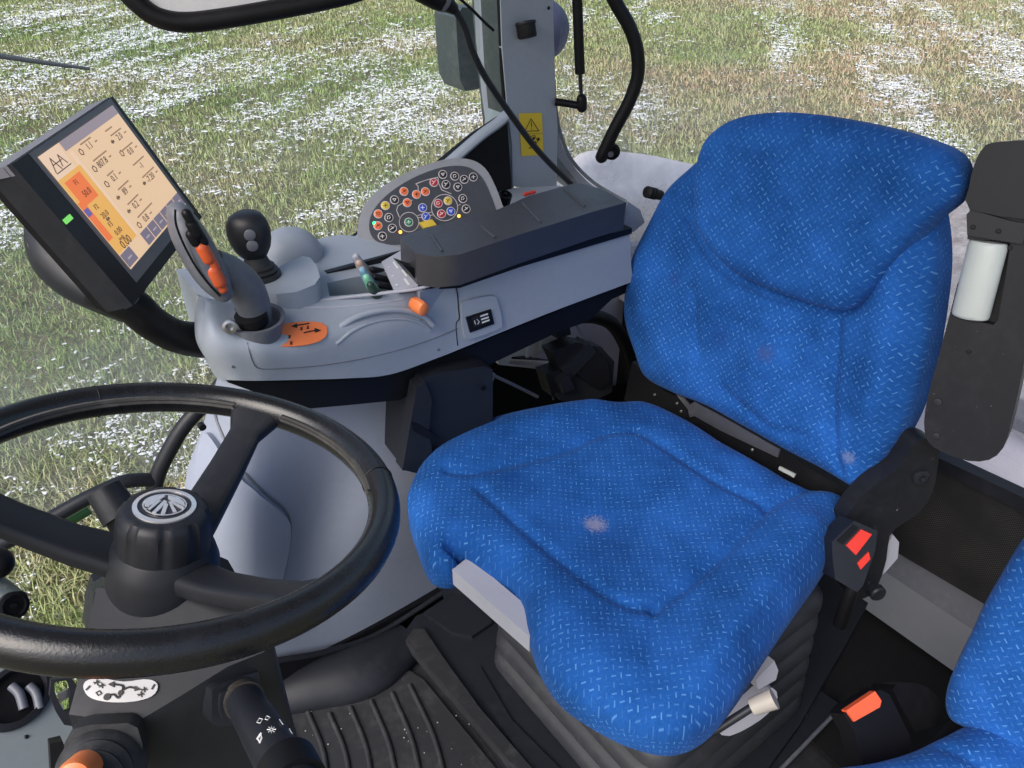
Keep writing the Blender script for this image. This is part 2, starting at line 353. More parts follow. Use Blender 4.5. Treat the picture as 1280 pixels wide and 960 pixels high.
# grass blades
NB=430000
x,y,r=scatter(NB,2.3,27,1.35); k=~in_track(x,y)&((x<-.9)|(y>1.9)|(x>3.0)); x,y,r=x[k],y[k],r[k]; n=len(x)
tuft=vnoise(x,y,.22,5); h=(.035+.085*tuft*RNG.random(n)+.03*RNG.random(n))*(1+.02*r); lean=RNG.random(n)*1.25+.15; az=RNG.random(n)*6.283+vnoise(x,y,.5,9)*3
wd=(.0016+.0016*RNG.random(n))*(1+.14*r)
dx,dy=np.cos(az),np.sin(az); px_,py_=-dy,dx
tw=RNG.random(n)*1.2; cx_,cy_=px_*np.cos(tw)+dx*np.sin(tw),py_*np.cos(tw)+dy*np.sin(tw)
V0=np.zeros((n,5,3)); sl_=np.sin(lean); cl_=np.cos(lean)
for i,(f,ww,bend) in enumerate(((0,1,0),(0,-1,0),(.55,.8,.35),(.55,-.8,.35),(1,0,1))):
    out=h*f*(sl_*(.5+.5*bend)); V0[:,i,0]=x+dx*out+cx_*wd*ww; V0[:,i,1]=y+dy*out+cy_*wd*ww; V0[:,i,2]=GZ+.002+h*f*np.maximum(cl_,.12)*(1-.15*bend)
idx=np.arange(n)[:,None]*5
F3=np.concatenate([idx+np.array([[0,1,3]]),idx+np.array([[0,3,2]]),idx+np.array([[2,3,4]])])
tint=np.clip(.55*vnoise(x,y,1.9,11)+.25*vnoise(x,y,.35,12)+.35*RNG.random(n)-.10+.20*np.clip((x/np.maximum(y,.1)-.35)*1.2,0,1),0,1)
sn=np.clip((snowf(x,y)-.50)*5,0,1)*(RNG.random(n)<.22)
m,t,b=nm('grass_blades'); at=t.nodes.new('ShaderNodeAttribute'); at.attribute_name='tint'; at2=t.nodes.new('ShaderNodeAttribute'); at2.attribute_name='frost'
c=ramp(t,at.outputs['Fac'],[(.10,(.17,.28,.07)),(.42,(.27,.35,.12)),(.64,(.39,.41,.20)),(.86,(.50,.43,.27)),(.98,(.50,.35,.24))])
c=mixc(t,at2.outputs['Fac'],c,(.74,.75,.80)); L(t,c,b.inputs['Base Color']); b.inputs['Roughness'].default_value=.6
b.inputs['Subsurface Weight'].default_value=0
tag(raw_mesh('grass',V0.reshape(-1,3),F3,m,{'tint':np.repeat(tint,5),'frost':np.repeat(sn,5)}),'short olive meadow grass dusted with snow around the machine','grass',kind='stuff')
# snow crumbs lying in the grass
NS=800000
x,y,r=scatter(NS,2.3,27,1.45); sf=snowf(x,y); k=~in_track(x,y)&((x<-.9)|(y>1.9)|(x>3.0))&(RNG.random(NS)<np.clip((sf-.48)*3.0,0.03,1)**1.5); x,y,r,sf=x[k],y[k],r[k],sf[k]; n=len(x)
s=(.0025+.0062*RNG.random(n)**2.2)*(1+.115*r); az=RNG.random(n)*6.283; el=1+1.3*RNG.random(n)
base=np.array([(1,0,0),(.5,.8,0),(-.5,.75,0),(-1,0,0),(-.5,-.8,0),(.5,-.75,0),(.35,.1,1),(-.4,-.1,.85)])
V1=np.zeros((n,8,3))
for i in range(8):
    jx=base[i,0]*(1+.5*(RNG.random(n)-.5))*el; jy=base[i,1]*(1+.5*(RNG.random(n)-.5))
    V1[:,i,0]=x+s*(jx*np.cos(az)-jy*np.sin(az)); V1[:,i,1]=y+s*(jx*np.sin(az)+jy*np.cos(az)); V1[:,i,2]=GZ+.018+.035*RNG.random(n)*0+.03*vnoise(x,y,.2,5)+s*base[i,2]*.5
idx=np.arange(n)[:,None]*8
tri=[(0,1,6),(1,2,6),(2,7,6),(2,3,7),(3,4,7),(4,5,7),(5,6,7),(5,0,6)]
F4=np.concatenate([idx+np.array([q]) for q in tri])
m,t,b=nm('snow'); b.inputs['Base Color'].default_value=(.80,.81,.86,1); b.inputs['Roughness'].default_value=.7
tag(raw_mesh('snow',V1.reshape(-1,3),F4,m,{}),'thin broken snow crumbs scattered over the meadow grass','snow',kind='stuff')

# ============================================================ CAB SHELL
fl=bmesh.new(); add_box(fl,(.62,.62,-.03),AX,(2.0,1.06,.06)); tag(fin('floor',fl,RUB),None,None,kind='structure')
# roof over the cab (above the frame, shades the interior)
rf=box('cab_roof',(.75,.70,2.12),(2.0,1.65,.14),GREYL,None,bw=.03); tag(rf,'pale grey roof over the cab above the seats','roof')

# right side floor liner: moulded grey wheel-house wall
ln=thing('wheel_housing_liner',(.4,1.1,0),'smooth grey moulded wall panel between the floor and the console behind the steering wheel','panel')
rows=[[onY(282,462,1.17),onY(258,540,1.17),onY(236,610,1.15),onY(238,680,1.12),onY(252,745,1.10),onY(275,800,1.09),onY(292,836,1.09)],
      [onY(330,462,1.13),onY(312,545,1.11),onY(305,615,1.07),onY(305,680,1.05),onY(310,745,1.05),onY(318,790,1.06),onY(325,834,1.07)],
      [onY(420,465,1.13),onY(410,545,1.12),onY(400,620,1.12),onY(385,690,1.10),onY(390,745,1.08),onY(395,780,1.07),onY(405,812,1.07)],
      [onY(500,468,1.13),onY(490,545,1.11),onY(480,620,1.08),onY(470,680,1.07),onY(468,730,1.07),onY(468,760,1.07),onY(472,788,1.07)],
      [onY(620,468,1.13),onY(600,520,1.11),onY(590,580,1.09),onY(575,640,1.08),onY(565,680,1.08),onY(558,710,1.08),onY(552,738,1.08)]]
loft('panel',rows,LINER,ln,sub=6,th=.02,away=(0,1,0))
# raised lower cover, shaped to the liner behind it
from mathutils.bvhtree import BVHTree
def surf(o):
    bm=bmesh.new(); bm.from_mesh(o.data); t_=BVHTree.FromBMesh(bm); bm.free(); return t_
def cast(t_,px,py):
    h_,n_,_,_=t_.ray_cast(CAM,ray(px,py).normalized())
    if h_ is None: h_,n_,_,_=t_.find_nearest(onY(px,py,1.1))
    return h_,(n_ if n_.dot(ray(px,py))<0 else -n_)
def conform(name,t_,px,off,th,mat,parent,step=9,smooth=3):
    O=[Vector((a,b_,0)) for a,b_ in px]; O=cr(O,smooth,True); n_=len(O)
    P=[(q.x,q.y) for q in O]; P2=[]
    cx_,cy_=sum(a for a,_ in P)/n_,sum(b_ for _,b_ in P)/n_
    xs=[a for a,_ in P]; ys=[b_ for _,b_ in P]
    def ins(x,y):
        c=False
        for i in range(n_):
            (ax,ay),(bx,by)=P[i],P[(i+1)%n_]
            if (ay>y)!=(by>y) and x<(bx-ax)*(y-ay)/(by-ay)+ax: c=not c
        return c
    def dmin(x,y): return min(math.hypot(a-x,b_-y) for a,b_ in P)
    x=min(xs)
    while x<max(xs):
        y=min(ys)
        while y<max(ys):
            if ins(x,y) and dmin(x,y)>step*.6: P2.append((x,y))
            y+=step
        x+=step
    V2,E2,F2,_,_,_=geometry.delaunay_2d_cdt([Vector(p) for p in P+P2],[(i,(i+1)%n_) for i in range(n_)],[],1,1e-5)
    bm=bmesh.new(); A=[];B=[]
    for p in V2:
        h_,nn=cast(t_,p.x,p.y); A.append(bm.verts.new(h_+nn*off)); B.append(bm.verts.new(h_-nn*th))
    for f in F2:
        bm.faces.new([A[i] for i in f])
    for e in [e for e in bm.edges if len(e.link_faces)==1]:
        i,j=[A.index(v) for v in e.verts]; bm.faces.new((A[i],A[j],B[j],B[i]))
    for v in [v for v in bm.verts if not v.link_faces]: bm.verts.remove(v)
    bevel(bm,.003,3,50)
    return fin(name,bm,mat,parent,ang=60)
LT=surf([o for o in ln.children if o.name.startswith('panel')][0])
cov=[(262,540),(276,556),(290,584),(312,610),(335,630),(352,645),(357,662),(352,700),(340,745),(318,775),(292,790),(270,770),(252,720),(244,650),(248,600),(254,560)]
conform('access_cover',LT,cov,.013,.004,LINER,ln)
def onsurf(pts,h=.0): return [cast(LT,x,y)[0]+cast(LT,x,y)[1]*h for x,y in pts]
tube('panel_seam',onsurf([(268,512),(272,528),(280,548),(293,575),(312,598),(335,620),(354,636),(363,655),(360,690),(352,730),(344,760)],.0),.0028,GREY2,ln,seg=8)
tube('trim_edge',[onY(x,y,1.055) for x,y in((292,842),(345,826),(405,815),(472,792),(552,742))],.006,BLK,ln)
sl_=bmesh.new(); add_lathe(sl_,onY(251,531,1.12),(0,-1,0),[(.006,0),(.006,.01)],seg=16); fin('rivet',sl_,BLKD,ln)

# black rolled edge between the liner and the mat
k=thing('floor_trim',(.3,1.03,0),'rolled black rubber edge at the foot of the grey wall panel','trim')
tube('roll',[onZ(335,868,.02),onZ(400,850,.02),onZ(460,835,.02),onZ(512,800,.02)],[.035,.045,.045,.03],BLK,k,ell=((0,1,.2),1.5))
poly3('upright',[onY(300,838,1.062),onY(405,816,1.062),onY(552,740,1.062),onY(570,800,1.062),onY(400,905,1.062),onY(300,905,1.062)],(0,.03,0),BLKD,k)

# ribbed floor mat
mt=thing('floor_mat',(.3,.8,0),'dusty black ribbed rubber floor mat in front of the driver seat','mat')
P=[onZ(x,y,.012) for x,y in((300,872),(345,868),(400,885),(455,868),(512,838),(530,850),(640,985),(620,1100),(150,1100),(250,900))]
poly3('sheet',P,(0,0,-.011),RUB,mt,bw=.003)
for i,(a,b_) in enumerate([((350,880),(380,1010)),((385,890),(412,1010)),((412,892),(440,1010)),((438,884),(468,1010)),((464,876),(500,1010)),((490,866),(532,1010)),((512,856),(565,1010))]):
    q0=onZ(*a,.013); q1=onZ(*b_,.013); mid=(q0+q1)/2+Vector((.012,0,0))
    tube('rib',[q0,mid,q1],.0055,RUB,mt,ell=((0,1,0),1.0) if 0 else None,seg=10)
bm=bmesh.new()
for _ in range(26):
    p=onZ(random.uniform(350,620),random.uniform(880,960),.0145); add_lathe(bm,p,(0,0,1),[(random.uniform(.0006,.0018),0),(.0004,.0015)],seg=6)
tag(fin('mud_crumbs',bm,BRK),'pale dry crumbs of dirt on the black floor mat','dirt',kind='stuff')

# ============================================================ SEATS
def pillow(name,pts,o,n,u,mat,parent,rh=.045,rv=.04,wall=.03,seams=(),bumps=(),step=.0065,crown=.006,under=.02,noise=.0006):
    """upholstered part. pts: (px,py,h) outline; h = height of the sight-line hit above plane (o,n)"""
    o=Vector(o); n=Vector(n).normalized(); u=Vector(u); u=(u-n*u.dot(n)).normalized(); v=n.cross(u)
    def loc(px,py,h=0): q=onP(px,py,o,n,h)-o; return (q.dot(u),q.dot(v))
    out=[loc(*p) for p in pts]
    C3=cr([Vector((a,b_,0)) for a,b_ in out],8,True)
    # resample evenly
    Q=[]; acc=0; 
    for i in range(len(C3)):
        a=C3[i]; b_=C3[(i+1)%len(C3)]; d=(b_-a).length; m_=max(1,int(d/.006)); Q+= [a.lerp(b_,k/m_) for k in range(m_)]
    Q=[q for i,q in enumerate(Q) if (q-Q[i-1]).length>.002]
    O=np.array([(q.x,q.y) for q in Q]); nO=len(O)
    area=.5*np.sum(O[:,0]*np.roll(O[:,1],-1)-np.roll(O[:,0],-1)*O[:,1])
    if area<0: O=O[::-1].copy()
    def segd(X,A,B):
        AB=B-A; t_=np.clip(((X[:,None]-A)*AB).sum(2)/np.maximum((AB*AB).sum(1),1e-12),0,1); return np.sqrt((((A+t_[...,None]*AB)-X[:,None])**2).sum(2)).min(1)
    def inside(X):
        r_=np.zeros(len(X),bool); A=O; B=np.roll(O,-1,0)
        for (ax,ay),(bx,by) in zip(A,B):
            c_=((ay>X[:,1])!=(by>X[:,1]))&(X[:,0]<(bx-ax)*(X[:,1]-ay)/(by-ay+1e-15)+ax); r_^=c_
        return r_
    tn=np.roll(O,-1,0)-np.roll(O,1,0); tn/=np.linalg.norm(tn,axis=1)[:,None]; inn=np.stack([-tn[:,1],tn[:,0]],1)
    gx,gy=np.meshgrid(np.arange(O[:,0].min(),O[:,0].max(),step),np.arange(O[:,1].min(),O[:,1].max(),step*.866)); gx=gx+(np.arange(gx.shape[0])%2)[:,None]*step*.5
    G=np.stack([gx.ravel(),gy.ravel()],1); G=G[inside(G)]; dG=segd(G,O,np.roll(O,-1,0)); G=G[dG>.0135]
    ringp=[]
    for d in(.0008,.0028,.006,.0105):
        X=O+inn*d; X=X[inside(X)]; X=X[segd(X,O,np.roll(O,-1,0))>d*.93]; ringp.append(X)
    X=np.concatenate([O]+ringp+[G])
    vc=[Vector(p) for p in X]; ed=[(i,(i+1)%nO) for i in range(nO)]
    V2,E2,F2,ov,_,_=geometry.delaunay_2d_cdt(vc,ed,[],1,1e-6)
    X=np.array([(p.x,p.y) for p in V2]); d=segd(X,O,np.roll(O,-1,0)); on=d<1e-5
    hh=-rv*(1-np.sqrt(np.clip(1-(1-np.clip(d/rh,0,1))**2,0,1)))+crown*(1-np.exp(-d/.12))
    for kind,pl,*ar in seams:
        S=np.array([loc(*p) for p in pl]); 
        if len(S)>2: S=np.array([(q.x,q.y) for q in cr([Vector((a,b_,0)) for a,b_ in S],5)])
        ds=segd(X,S[:-1],S[1:])
        if kind=='groove': w,dp=ar; hh-= dp*np.exp(-(ds/w)**2)*np.clip(d/.02,0,1)
        if kind=='ridge': w,dp=ar; hh+= dp*np.exp(-(ds/w)**2)*np.clip(d/.03,0,1)
    for (bx,by,br,bh) in bumps:
        c0=np.array(loc(bx,by)); hh+=bh*np.exp(-(((X-c0)**2).sum(1))/br**2)*np.clip(d/.03,0,1)
    hh+=noise*3*(vnoise(X[:,0]+9,X[:,1]+9,.05,21)-.5)+noise*(vnoise(X[:,0]+9,X[:,1]+9,.018,22)-.5)
    bm=bmesh.new(); uvl=bm.loops.layers.uv.new('UVMap'); uvd={}
    bv=[]
    for (a,b_),z in zip(X,hh):
        q=bm.verts.new(o+u*float(a)+v*float(b_)+n*float(z)); bv.append(q); uvd[q]=(a,b_)
    for f in F2:
        try: bm.faces.new([bv[i] for i in f])
        except ValueError: pass
    # boundary loop -> side wall and underside
    mp={tuple(np.round(p,5)):i for i,p in enumerate(X)}
    B=[]
    for i in range(nO):
        j=int(np.argmin(((X-O[i])**2).sum(1))); B.append(j)
    zb=hh[B]; prev=[bv[j] for j in B]
    prof=[(0.0005,wall*.5),(0.0,wall),(under*.3,wall+under*.45),(under,wall+under*.75),(under*1.6,wall+under*.85)]
    for din,dn in prof:
        cur=[]
        for i in range(nO):
            p=O[i]+inn[i]*din; q=bm.verts.new(o+u*float(p[0])+v*float(p[1])+n*float(-rv-dn)); cur.append(q); uvd[q]=tuple(O[i]-inn[i]*(dn+din))
        for i in range(nO):
            if prev[i] is prev[(i+1)%nO]: continue
            try: bm.faces.new((prev[i],cur[i],cur[(i+1)%nO],prev[(i+1)%nO]))
            except ValueError: pass
        prev=cur
    try: bm.faces.new(prev[::-1])
    except ValueError: pass
    for f in bm.faces:
        for l in f.loops: l[uvl].uv=uvd[l.vert]
    return fin(name,bm,mat,parent,ang=60),loc
ZS=.53
seat=thing('driver_seat',(.8,.65,0),'large blue patterned driver seat facing the steering wheel, with folded-up black armrest','seat')
SO=(.78,.65,ZS); SN=(0,0,1)
def sloc(px,py): q=onZ(px,py,ZS)-Vector(SO); return (q.x,q.y)
Z0=-.03; Z1=-.085
cush=[(770,491,0),(810,491,0),(860,512,0),(910,542,0),(960,570,0),(1005,594,0),(1040,612,-.02),(1058,640,-.05),(1050,672,-.07),(1028,720,Z1),(985,782,Z1),(950,835,Z1),(915,888,Z1),(880,928,Z1),(838,945,Z1),(785,934,Z1),(735,908,Z1),(698,880,Z1),(674,842,Z1),(660,800,Z1),(654,765,-.07),(640,742,-.06),(612,720,-.05),(584,704,-.05),(566,708,-.06),(574,726,-.08),(560,738,-.09),(537,724,-.08),(520,680,-.07),(509,636,-.05),(512,604,Z0),(532,570,Z0),(570,538,-.02),(615,514,-.01),(665,499,0),(715,492,0)]
st=[(*sloc(745,647),.024,(.36,.33,.40),.6),(*sloc(905,560),.03,(.01,.05,.22),.5),(*sloc(640,600),.03,(.005,.05,.25),.4)]
FAB=fabric('blue_velour',st)
gr=[('groove',[(560,590),(586,592),(640,580),(704,563),(754,542),(795,538)],.010,.010),
    ('groove',[(795,538),(826,556),(894,601),(958,633)],.010,.009),
    ('groove',[(1015,606),(962,633),(908,687),(862,728),(818,760)],.010,.012),
    ('groove',[(600,612),(640,648),(690,690),(749,737),(790,758),(818,760)],.010,.009),
    ('groove',[(818,760),(812,800),(808,830)],.006,.004),
    ('groove',[(665,800),(700,830),(780,850),(870,845),(930,810),(960,770)],.02,.004),
    ('ridge',[(1010,660),(960,730),(910,800),(880,850)],.045,.018),('ridge',[(560,575),(640,535),(740,510)],.04,.014),
    ('ridge',[(600,660),(700,750),(770,820)],.04,.006)]
so_,_=pillow('seat_cushion',cush,SO,SN,(1,0,0),FAB,seat,rh=.055,rv=.05,wall=.035,seams=gr,bumps=[(760,640,.11,-.022)],under=.010)
# backrest
BO=Vector((1.044,.66,.53)); BN=Vector((-.978,0,.208)).normalized(); BU=(0,-1,0)
bs=[(850,208,0),(820,238,0),(798,280,0),(780,320,0),(770,362,0),(770,402,0),(782,442,0),(800,474,-.01),(835,492,-.02),(880,510,-.02),(930,538,-.02),(980,566,-.02),(1025,590,-.02),(1062,612,-.02),(1078,616,-.03),(1092,600,-.05),(1110,575,-.07),(1138,542,-.09),(1156,505,-.09),(1172,450,-.09),(1184,380,-.09),(1189,320,-.09),(1180,265,-.08),(1150,215,-.04),(1080,180,0),(980,165,0),(900,170,0)]
def bloc(px,py):
    n=BN; u=Vector(BU); u=(u-n*u.dot(n)).normalized(); v=n.cross(u); q=onP(px,py,BO,n)-BO; return(q.dot(u),q.dot(v))
FABB=fabric('blue_velour_back',[(*bloc(1060,572),.014,(.16,.20,.34),.6),(*bloc(905,420),.03,(.01,.04,.2),.5),(*bloc(965,440),.02,(.05,.07,.2),.5),(*bloc(845,350),.02,(.02,.05,.2),.4)])
sb=[('groove',[(1046,405),(1044,450),(1040,500),(1042,560),(1048,590)],.009,.012),('groove',[(868,362),(868,400),(872,440)],.012,.007),
    ('groove',[(905,488),(931,511),(964,537),(1004,545)],.011,.008),('groove',[(900,395),(960,418),(1010,420)],.014,.008),
    ('ridge',[(1120,300),(1115,400),(1095,500)],.04,.020),('ridge',[(805,330),(812,400),(840,450)],.04,.014),('groove',[(930,440),(900,470),(890,495)],.02,.004),
    ('groove',[(855,280),(880,325),(920,360),(980,385),(1030,398),(1065,385),(1105,335),(1150,280)],.010,.008)]
pillow('backrest',bs,BO,BN,BU,FABB,seat,rh=.05,rv=.045,wall=.05,seams=sb,bumps=[(950,450,.07,.020)],under=.02)
HB=.055
hr=[(849,250,.02),(850,222,.02),(856,190,.02),(872,168,.01),(900,150,.0),(940,141,-.01),(990,140,-.01),(1045,148,-.01),(1100,160,-.01),(1145,174,-.01),(1178,190,-.01),(1195,212,-.02),(1194,236,-.02),(1178,254,-.01),(1150,274,0),(1118,308,0),(1090,345,0),(1066,376,0),(1040,391,.01),(1010,387,.01),(970,373,.01),(930,357,.01),(896,337,.01),(868,306,.01),(854,278,.01)]
pillow('headrest',hr,BO+BN*HB,BN,BU,FABB,seat,rh=.036,rv=.034,wall=.045,seams=[('ridge',[(900,185),(1000,178),(1100,200),(1160,225)],.05,.010)],bumps=[(980,260,.12,-.006)],under=.015)
# hinge gap: black frame behind/below
plate('back_hinge_rail',[(790,452),(830,488),(880,512),(940,545),(1000,578),(1060,612),(1095,640),(1085,670),(1050,655),(1000,628),(930,588),(860,545),(815,520),(780,500)],BO,BN,.03,BLKD,seat,lift=-.055)
pl_=plate('hinge_rail_strip',[(845,493),(855,497),(862,506),(868,502),(905,522),(975,562),(972,572),(900,538),(868,520),(862,522),(860,512)],BO,BN,.004,STEEL,seat,bw=.001,lift=-.05)
plate('hinge_rail_strip',[(974,583),(994,593),(992,597),(973,587)],BO,BN,.004,WHT,seat,bw=.0005,lift=-.05)
for q in((847,504),(852,514),(941,562),(819,493)): lathe('rivet',onP(*q,BO,BN,-.052),BN,[(.003,0),(.003,.003),(.001,.004)],STEEL,seat,seg=10)
# frame shell behind backrest
plate('back_shell',[(850,330),(870,260),(900,220),(940,200),(1060,190),(1110,220),(1120,300),(1120,400),(1090,480),(1030,540),(900,480),(850,440)],BO,BN,.02,BLKD,seat,bw=.008,lift=-.125)
# side recliner cover + arm bracket
NRM=Vector((-.45,-.85,.1)).normalized(); RO=onP(1110,620,BO+Vector((0,0,0)),BN,.0)
plate('recliner_cover',[(1141,556),(1160,548),(1174,560),(1171,590),(1166,615),(1150,640),(1128,655),(1112,670),(1108,700),(1096,735),(1080,748),(1058,742),(1052,715),(1056,690),(1050,668),(1062,640),(1080,618),(1100,600),(1125,585)],(1.06,.40,.5),NRM,.035,BLKW,seat,bw=.007,smooth=2)
lathe('recliner_pivot',onP(1150,596,(1.06,.40,.5),NRM,.0),NRM,[(.014,0),(.014,.004),(.010,.006),(.006,.0062),(.005,.002)],BLK,seat,seg=24)
lathe('pivot_bolt',onP(1094,738,(1.06,.40,.5),NRM,.0),NRM,[(.015,0),(.015,.01),(.012,.013),(.002,.014)],BLK,seat,seg=24)
plate('side_lever',[(1116,668),(1124,678),(1122,698),(1108,714),(1099,722),(1103,700),(1108,685)],(1.06,.40,.5),NRM,.012,GREYL,seat,bw=.003,lift=-.012)
# armrest folded up
arm=[(1212,262),(1222,250),(1300,262),(1300,330),(1290,400),(1277,470),(1264,528),(1254,560),(1236,575),(1210,576),(1180,566),(1160,552),(1155,528),(1160,495),(1172,450),(1184,405),(1198,350),(1209,300)]
AO=Vector((1.075,.36,.60)); AN=Vector((-.95,-.22,.2)).normalized()
ar_=plate('armrest',arm,AO,AN,.045,BLKW,seat,bw=.014,smooth=2,seg=5)
cut=plate('cut',[(1204,300),(1262,302),(1256,345),(1246,402),(1240,408),(1196,398),(1190,395),(1196,350)],AO,AN,.03,BLKD,None,bw=0,lift=.01); boolean(ar_,cut)
plate('armrest_pad',[(1212,262),(1211,235),(1218,205),(1228,186),(1242,178),(1300,176),(1330,185),(1330,275),(1290,275)],AO,AN,.06,BLKW,seat,bw=.016,lift=.012,smooth=2,seg=5)
plate('armrest_cap',[(1208,268),(1214,262),(1262,276),(1285,280),(1278,305),(1262,303),(1209,294)],AO,AN,.02,BLK,seat,bw=.004,lift=.008)
a0=onP(1236,302,AO,AN,-.004); a1=onP(1212,397,AO,AN,-.004)
ra=(a1-a0).normalized(); rl=(a1-a0).length
lathe('height_roller',a0,ra,[(.018,0),(.0195,.002),(.0205,.006),(.0205,rl-.006),(.0195,rl-.002),(.017,rl)],WHT,seat,seg=48,mod=lambda a,h:1-.035*max(0,math.cos(a*6))**3*(1 if .008<h<rl-.008 else 0),u=(1,0,0),sx=1.25)
for q in((1262,310),(1216,284),(1248,289),(1211,440)): lathe('screw',onP(*q,AO,AN,.009 if q[1]<300 else .0005),AN,[(.0035,0),(.003,.0012),(.001,.0013)],BLKD,seat,seg=14)
for a,w in(((1172,503),.014),((1170,545),.012)): lathe('moulding_mark',onP(*a,AO,AN,0),AN,[(w*.5,0),(w*.45,.0015),(w*.2,.002)],BLK,seat,seg=20)
# red seat belt buckle
bk=Vector((-.45,-.70,.55)).normalized(); BKO=dep(1072,685,1.255)
b0=plate('buckle',[(1040,677),(1068,651),(1097,664),(1094,688),(1079,732),(1071,740),(1044,724),(1041,700)],BKO,bk,.05,BLK,seat,bw=.0035)
plate('buckle_slot',[(1046,676),(1067,656),(1074,660),(1053,681)],BKO,bk,.008,BLKD,b0,bw=.001,lift=.0015)
o=plate('buckle_button',[(1058,682),(1077,662),(1090,668),(1070,694)],BKO,bk,.008,RED,b0,bw=.0012,lift=.003)
o=plate('buckle_button',[(1072,704),(1086,690),(1088,699),(1076,712)],BKO,bk,.008,RED,b0,bw=.0012,lift=.0025)
tube('buckle_stalk',[onP(1070,720,BKO,bk,-.03),dep(1062,745,1.30),dep(1050,780,1.36)],.012,BLKD,seat)
# grey pan handle at the front, pan under the cushion
P0=onZ(566,716,.475); P1=onZ(662,800,.455); dd=(P1-P0).normalized(); 
hb=bmesh.new(); yy=dd.cross(Vector((0,0,1))).normalized()
add_box(hb,(P0+P1)/2+Vector((.016,0,-.005)),(dd,yy,Vector((0,0,1))),((P1-P0).length,.038,.036)); bevel(hb,.0165,6); 
fin('pan_handle',hb,GREYL,seat)
bmx=bmesh.new(); add_box(bmx,(.80,.66,.415),AX,(.46,.44,.06)); bevel(bmx,.02); fin('seat_pan',bmx,BLKD,seat)
# suspension bellows
bmx=bmesh.new(); prof=[]
Pb=[onZ(604,772,.385),onZ(700,872,.385),onZ(858,962,.385),onZ(985,838,.385),onZ(1045,752,.385)]
fx0,fx1=.58,1.035; fy0,fy1=.385,.86
lv=[(.40,-.01)]
for k_ in range(6):
    z0=.385-k_*.058; lv+=[(z0,.002+k_*.003),(z0-.006,.018+k_*.003),(z0-.018,.026+k_*.003),(z0-.036,.027+k_*.003),(z0-.048,.018+k_*.003),(z0-.054,.003+k_*.003)]
rings=[]
for z,e in lv:
    cx,cy=(fx0+fx1)/2,(fy0+fy1)/2; hx,hy=(fx1-fx0)/2-.04+e,(fy1-fy0)/2-.04+e; rr=.05; ring=[]
    for (sx,sy,a0_) in((1,1,0),(-1,1,90),(-1,-1,180),(1,-1,270)):
        for k in range(7):
            a=math.radians(a0_+k*15); ring.append(bmx.verts.new((cx+sx*(hx-rr)+rr*math.cos(a),cy+sy*(hy-rr)+rr*math.sin(a),z)))
    rings.append(ring)
for i in range(len(rings)-1):
    nn=len(rings[i])
    for k in range(nn): bmx.faces.new((rings[i][k],rings[i][(k+1)%nn],rings[i+1][(k+1)%nn],rings[i+1][k]))
bmx.faces.new(rings[0]); bmx.faces.new(rings[-1][::-1])
fin('suspension_bellows',bmx,BELL,seat,ang=40)
# adjusters on near side
plate('adjuster_housing',[(898,914),(918,896),(950,866),(966,860),(972,872),(960,892),(938,908),(912,920)],(.8,.40,.36),(-.25,-.9,.35),.02,GREYL,seat,bw=.004,smooth=2)
plate('adjuster_bracket',[(945,850),(968,826),(973,838),(970,850),(948,862)],(.8,.41,.40),(-.25,-.9,.35),.02,GREYL,seat,bw=.004)
q0=dep(893,914,1.10); q1=dep(940,884,1.085); q2=dep(968,873,1.075)
lv_=tube('adjuster_lever',[q0,q1],.006,BLK,seat,smooth=False)
tube('lever_knob',[q1,q2],[.012,.0145],plastic('knob_grey',(.36,.33,.29),.5,dirt=.4),lv_,smooth=False,rnd=False)
plate('base_plate_left',[(588,846),(600,832),(640,900),(700,960),(760,1010),(720,1010),(660,960)],(0,0,.055),(0,0,1),.04,BLK,seat,bw=.003)

# platform and sill under/around seat
k=thing('seat_platform',(.75,.62,0),'black moulded platform on the floor carrying the driver seat','platform')
P=[onZ(x,y,.05) for x,y in((505,790),(520,770),(575,745),(700,700),(1000,700),(1090,745),(1060,800),(1000,905),(960,960),(900,1060),(700,1060),(640,960),(600,905))]
poly3('platform_body',P,(0,0,-.05),BLK,k,bw=.012)
P=[onZ(x,y,.062) for x,y in((507,800),(517,786),(530,786),(560,830),(600,885),(665,960),(720,1020),(700,1030),(640,955),(560,862))]
poly3('edge_ridge',P,(0,0,-.03),RUB,k,bw=.008)
P=[onZ(x,y,.060) for x,y in((530,765),(560,745),(600,740),(615,778),(590,795),(565,790))]
poly3('toe_pocket',P,(0,0,-.02),BLK,k,bw=.006)
# near side rail with bolt
k=thing('seat_rail',(.95,.33,0),'long black steel seat rail with a bolt head on the carpet beside the bellows','rail')
P=[onZ(x,y,.03) for x,y in((1018,858),(1052,882),(960,975),(900,1040),(860,1040),(930,960),(985,895))]
poly3('rail_bar',P,(0,0,-.026),BLK,k,bw=.003)
lathe('bolt',onZ(1003,893,.03),(0,0,1),[(.012,0),(.012,.004),(.009,.005),(.009,.011),(.003,.012)],BLK,k,seg=6)
tube('rail_lip',[onZ(1050,885,.036),onZ(960,978,.036),onZ(900,1040,.036)],.004,GREY2,k,smooth=False)
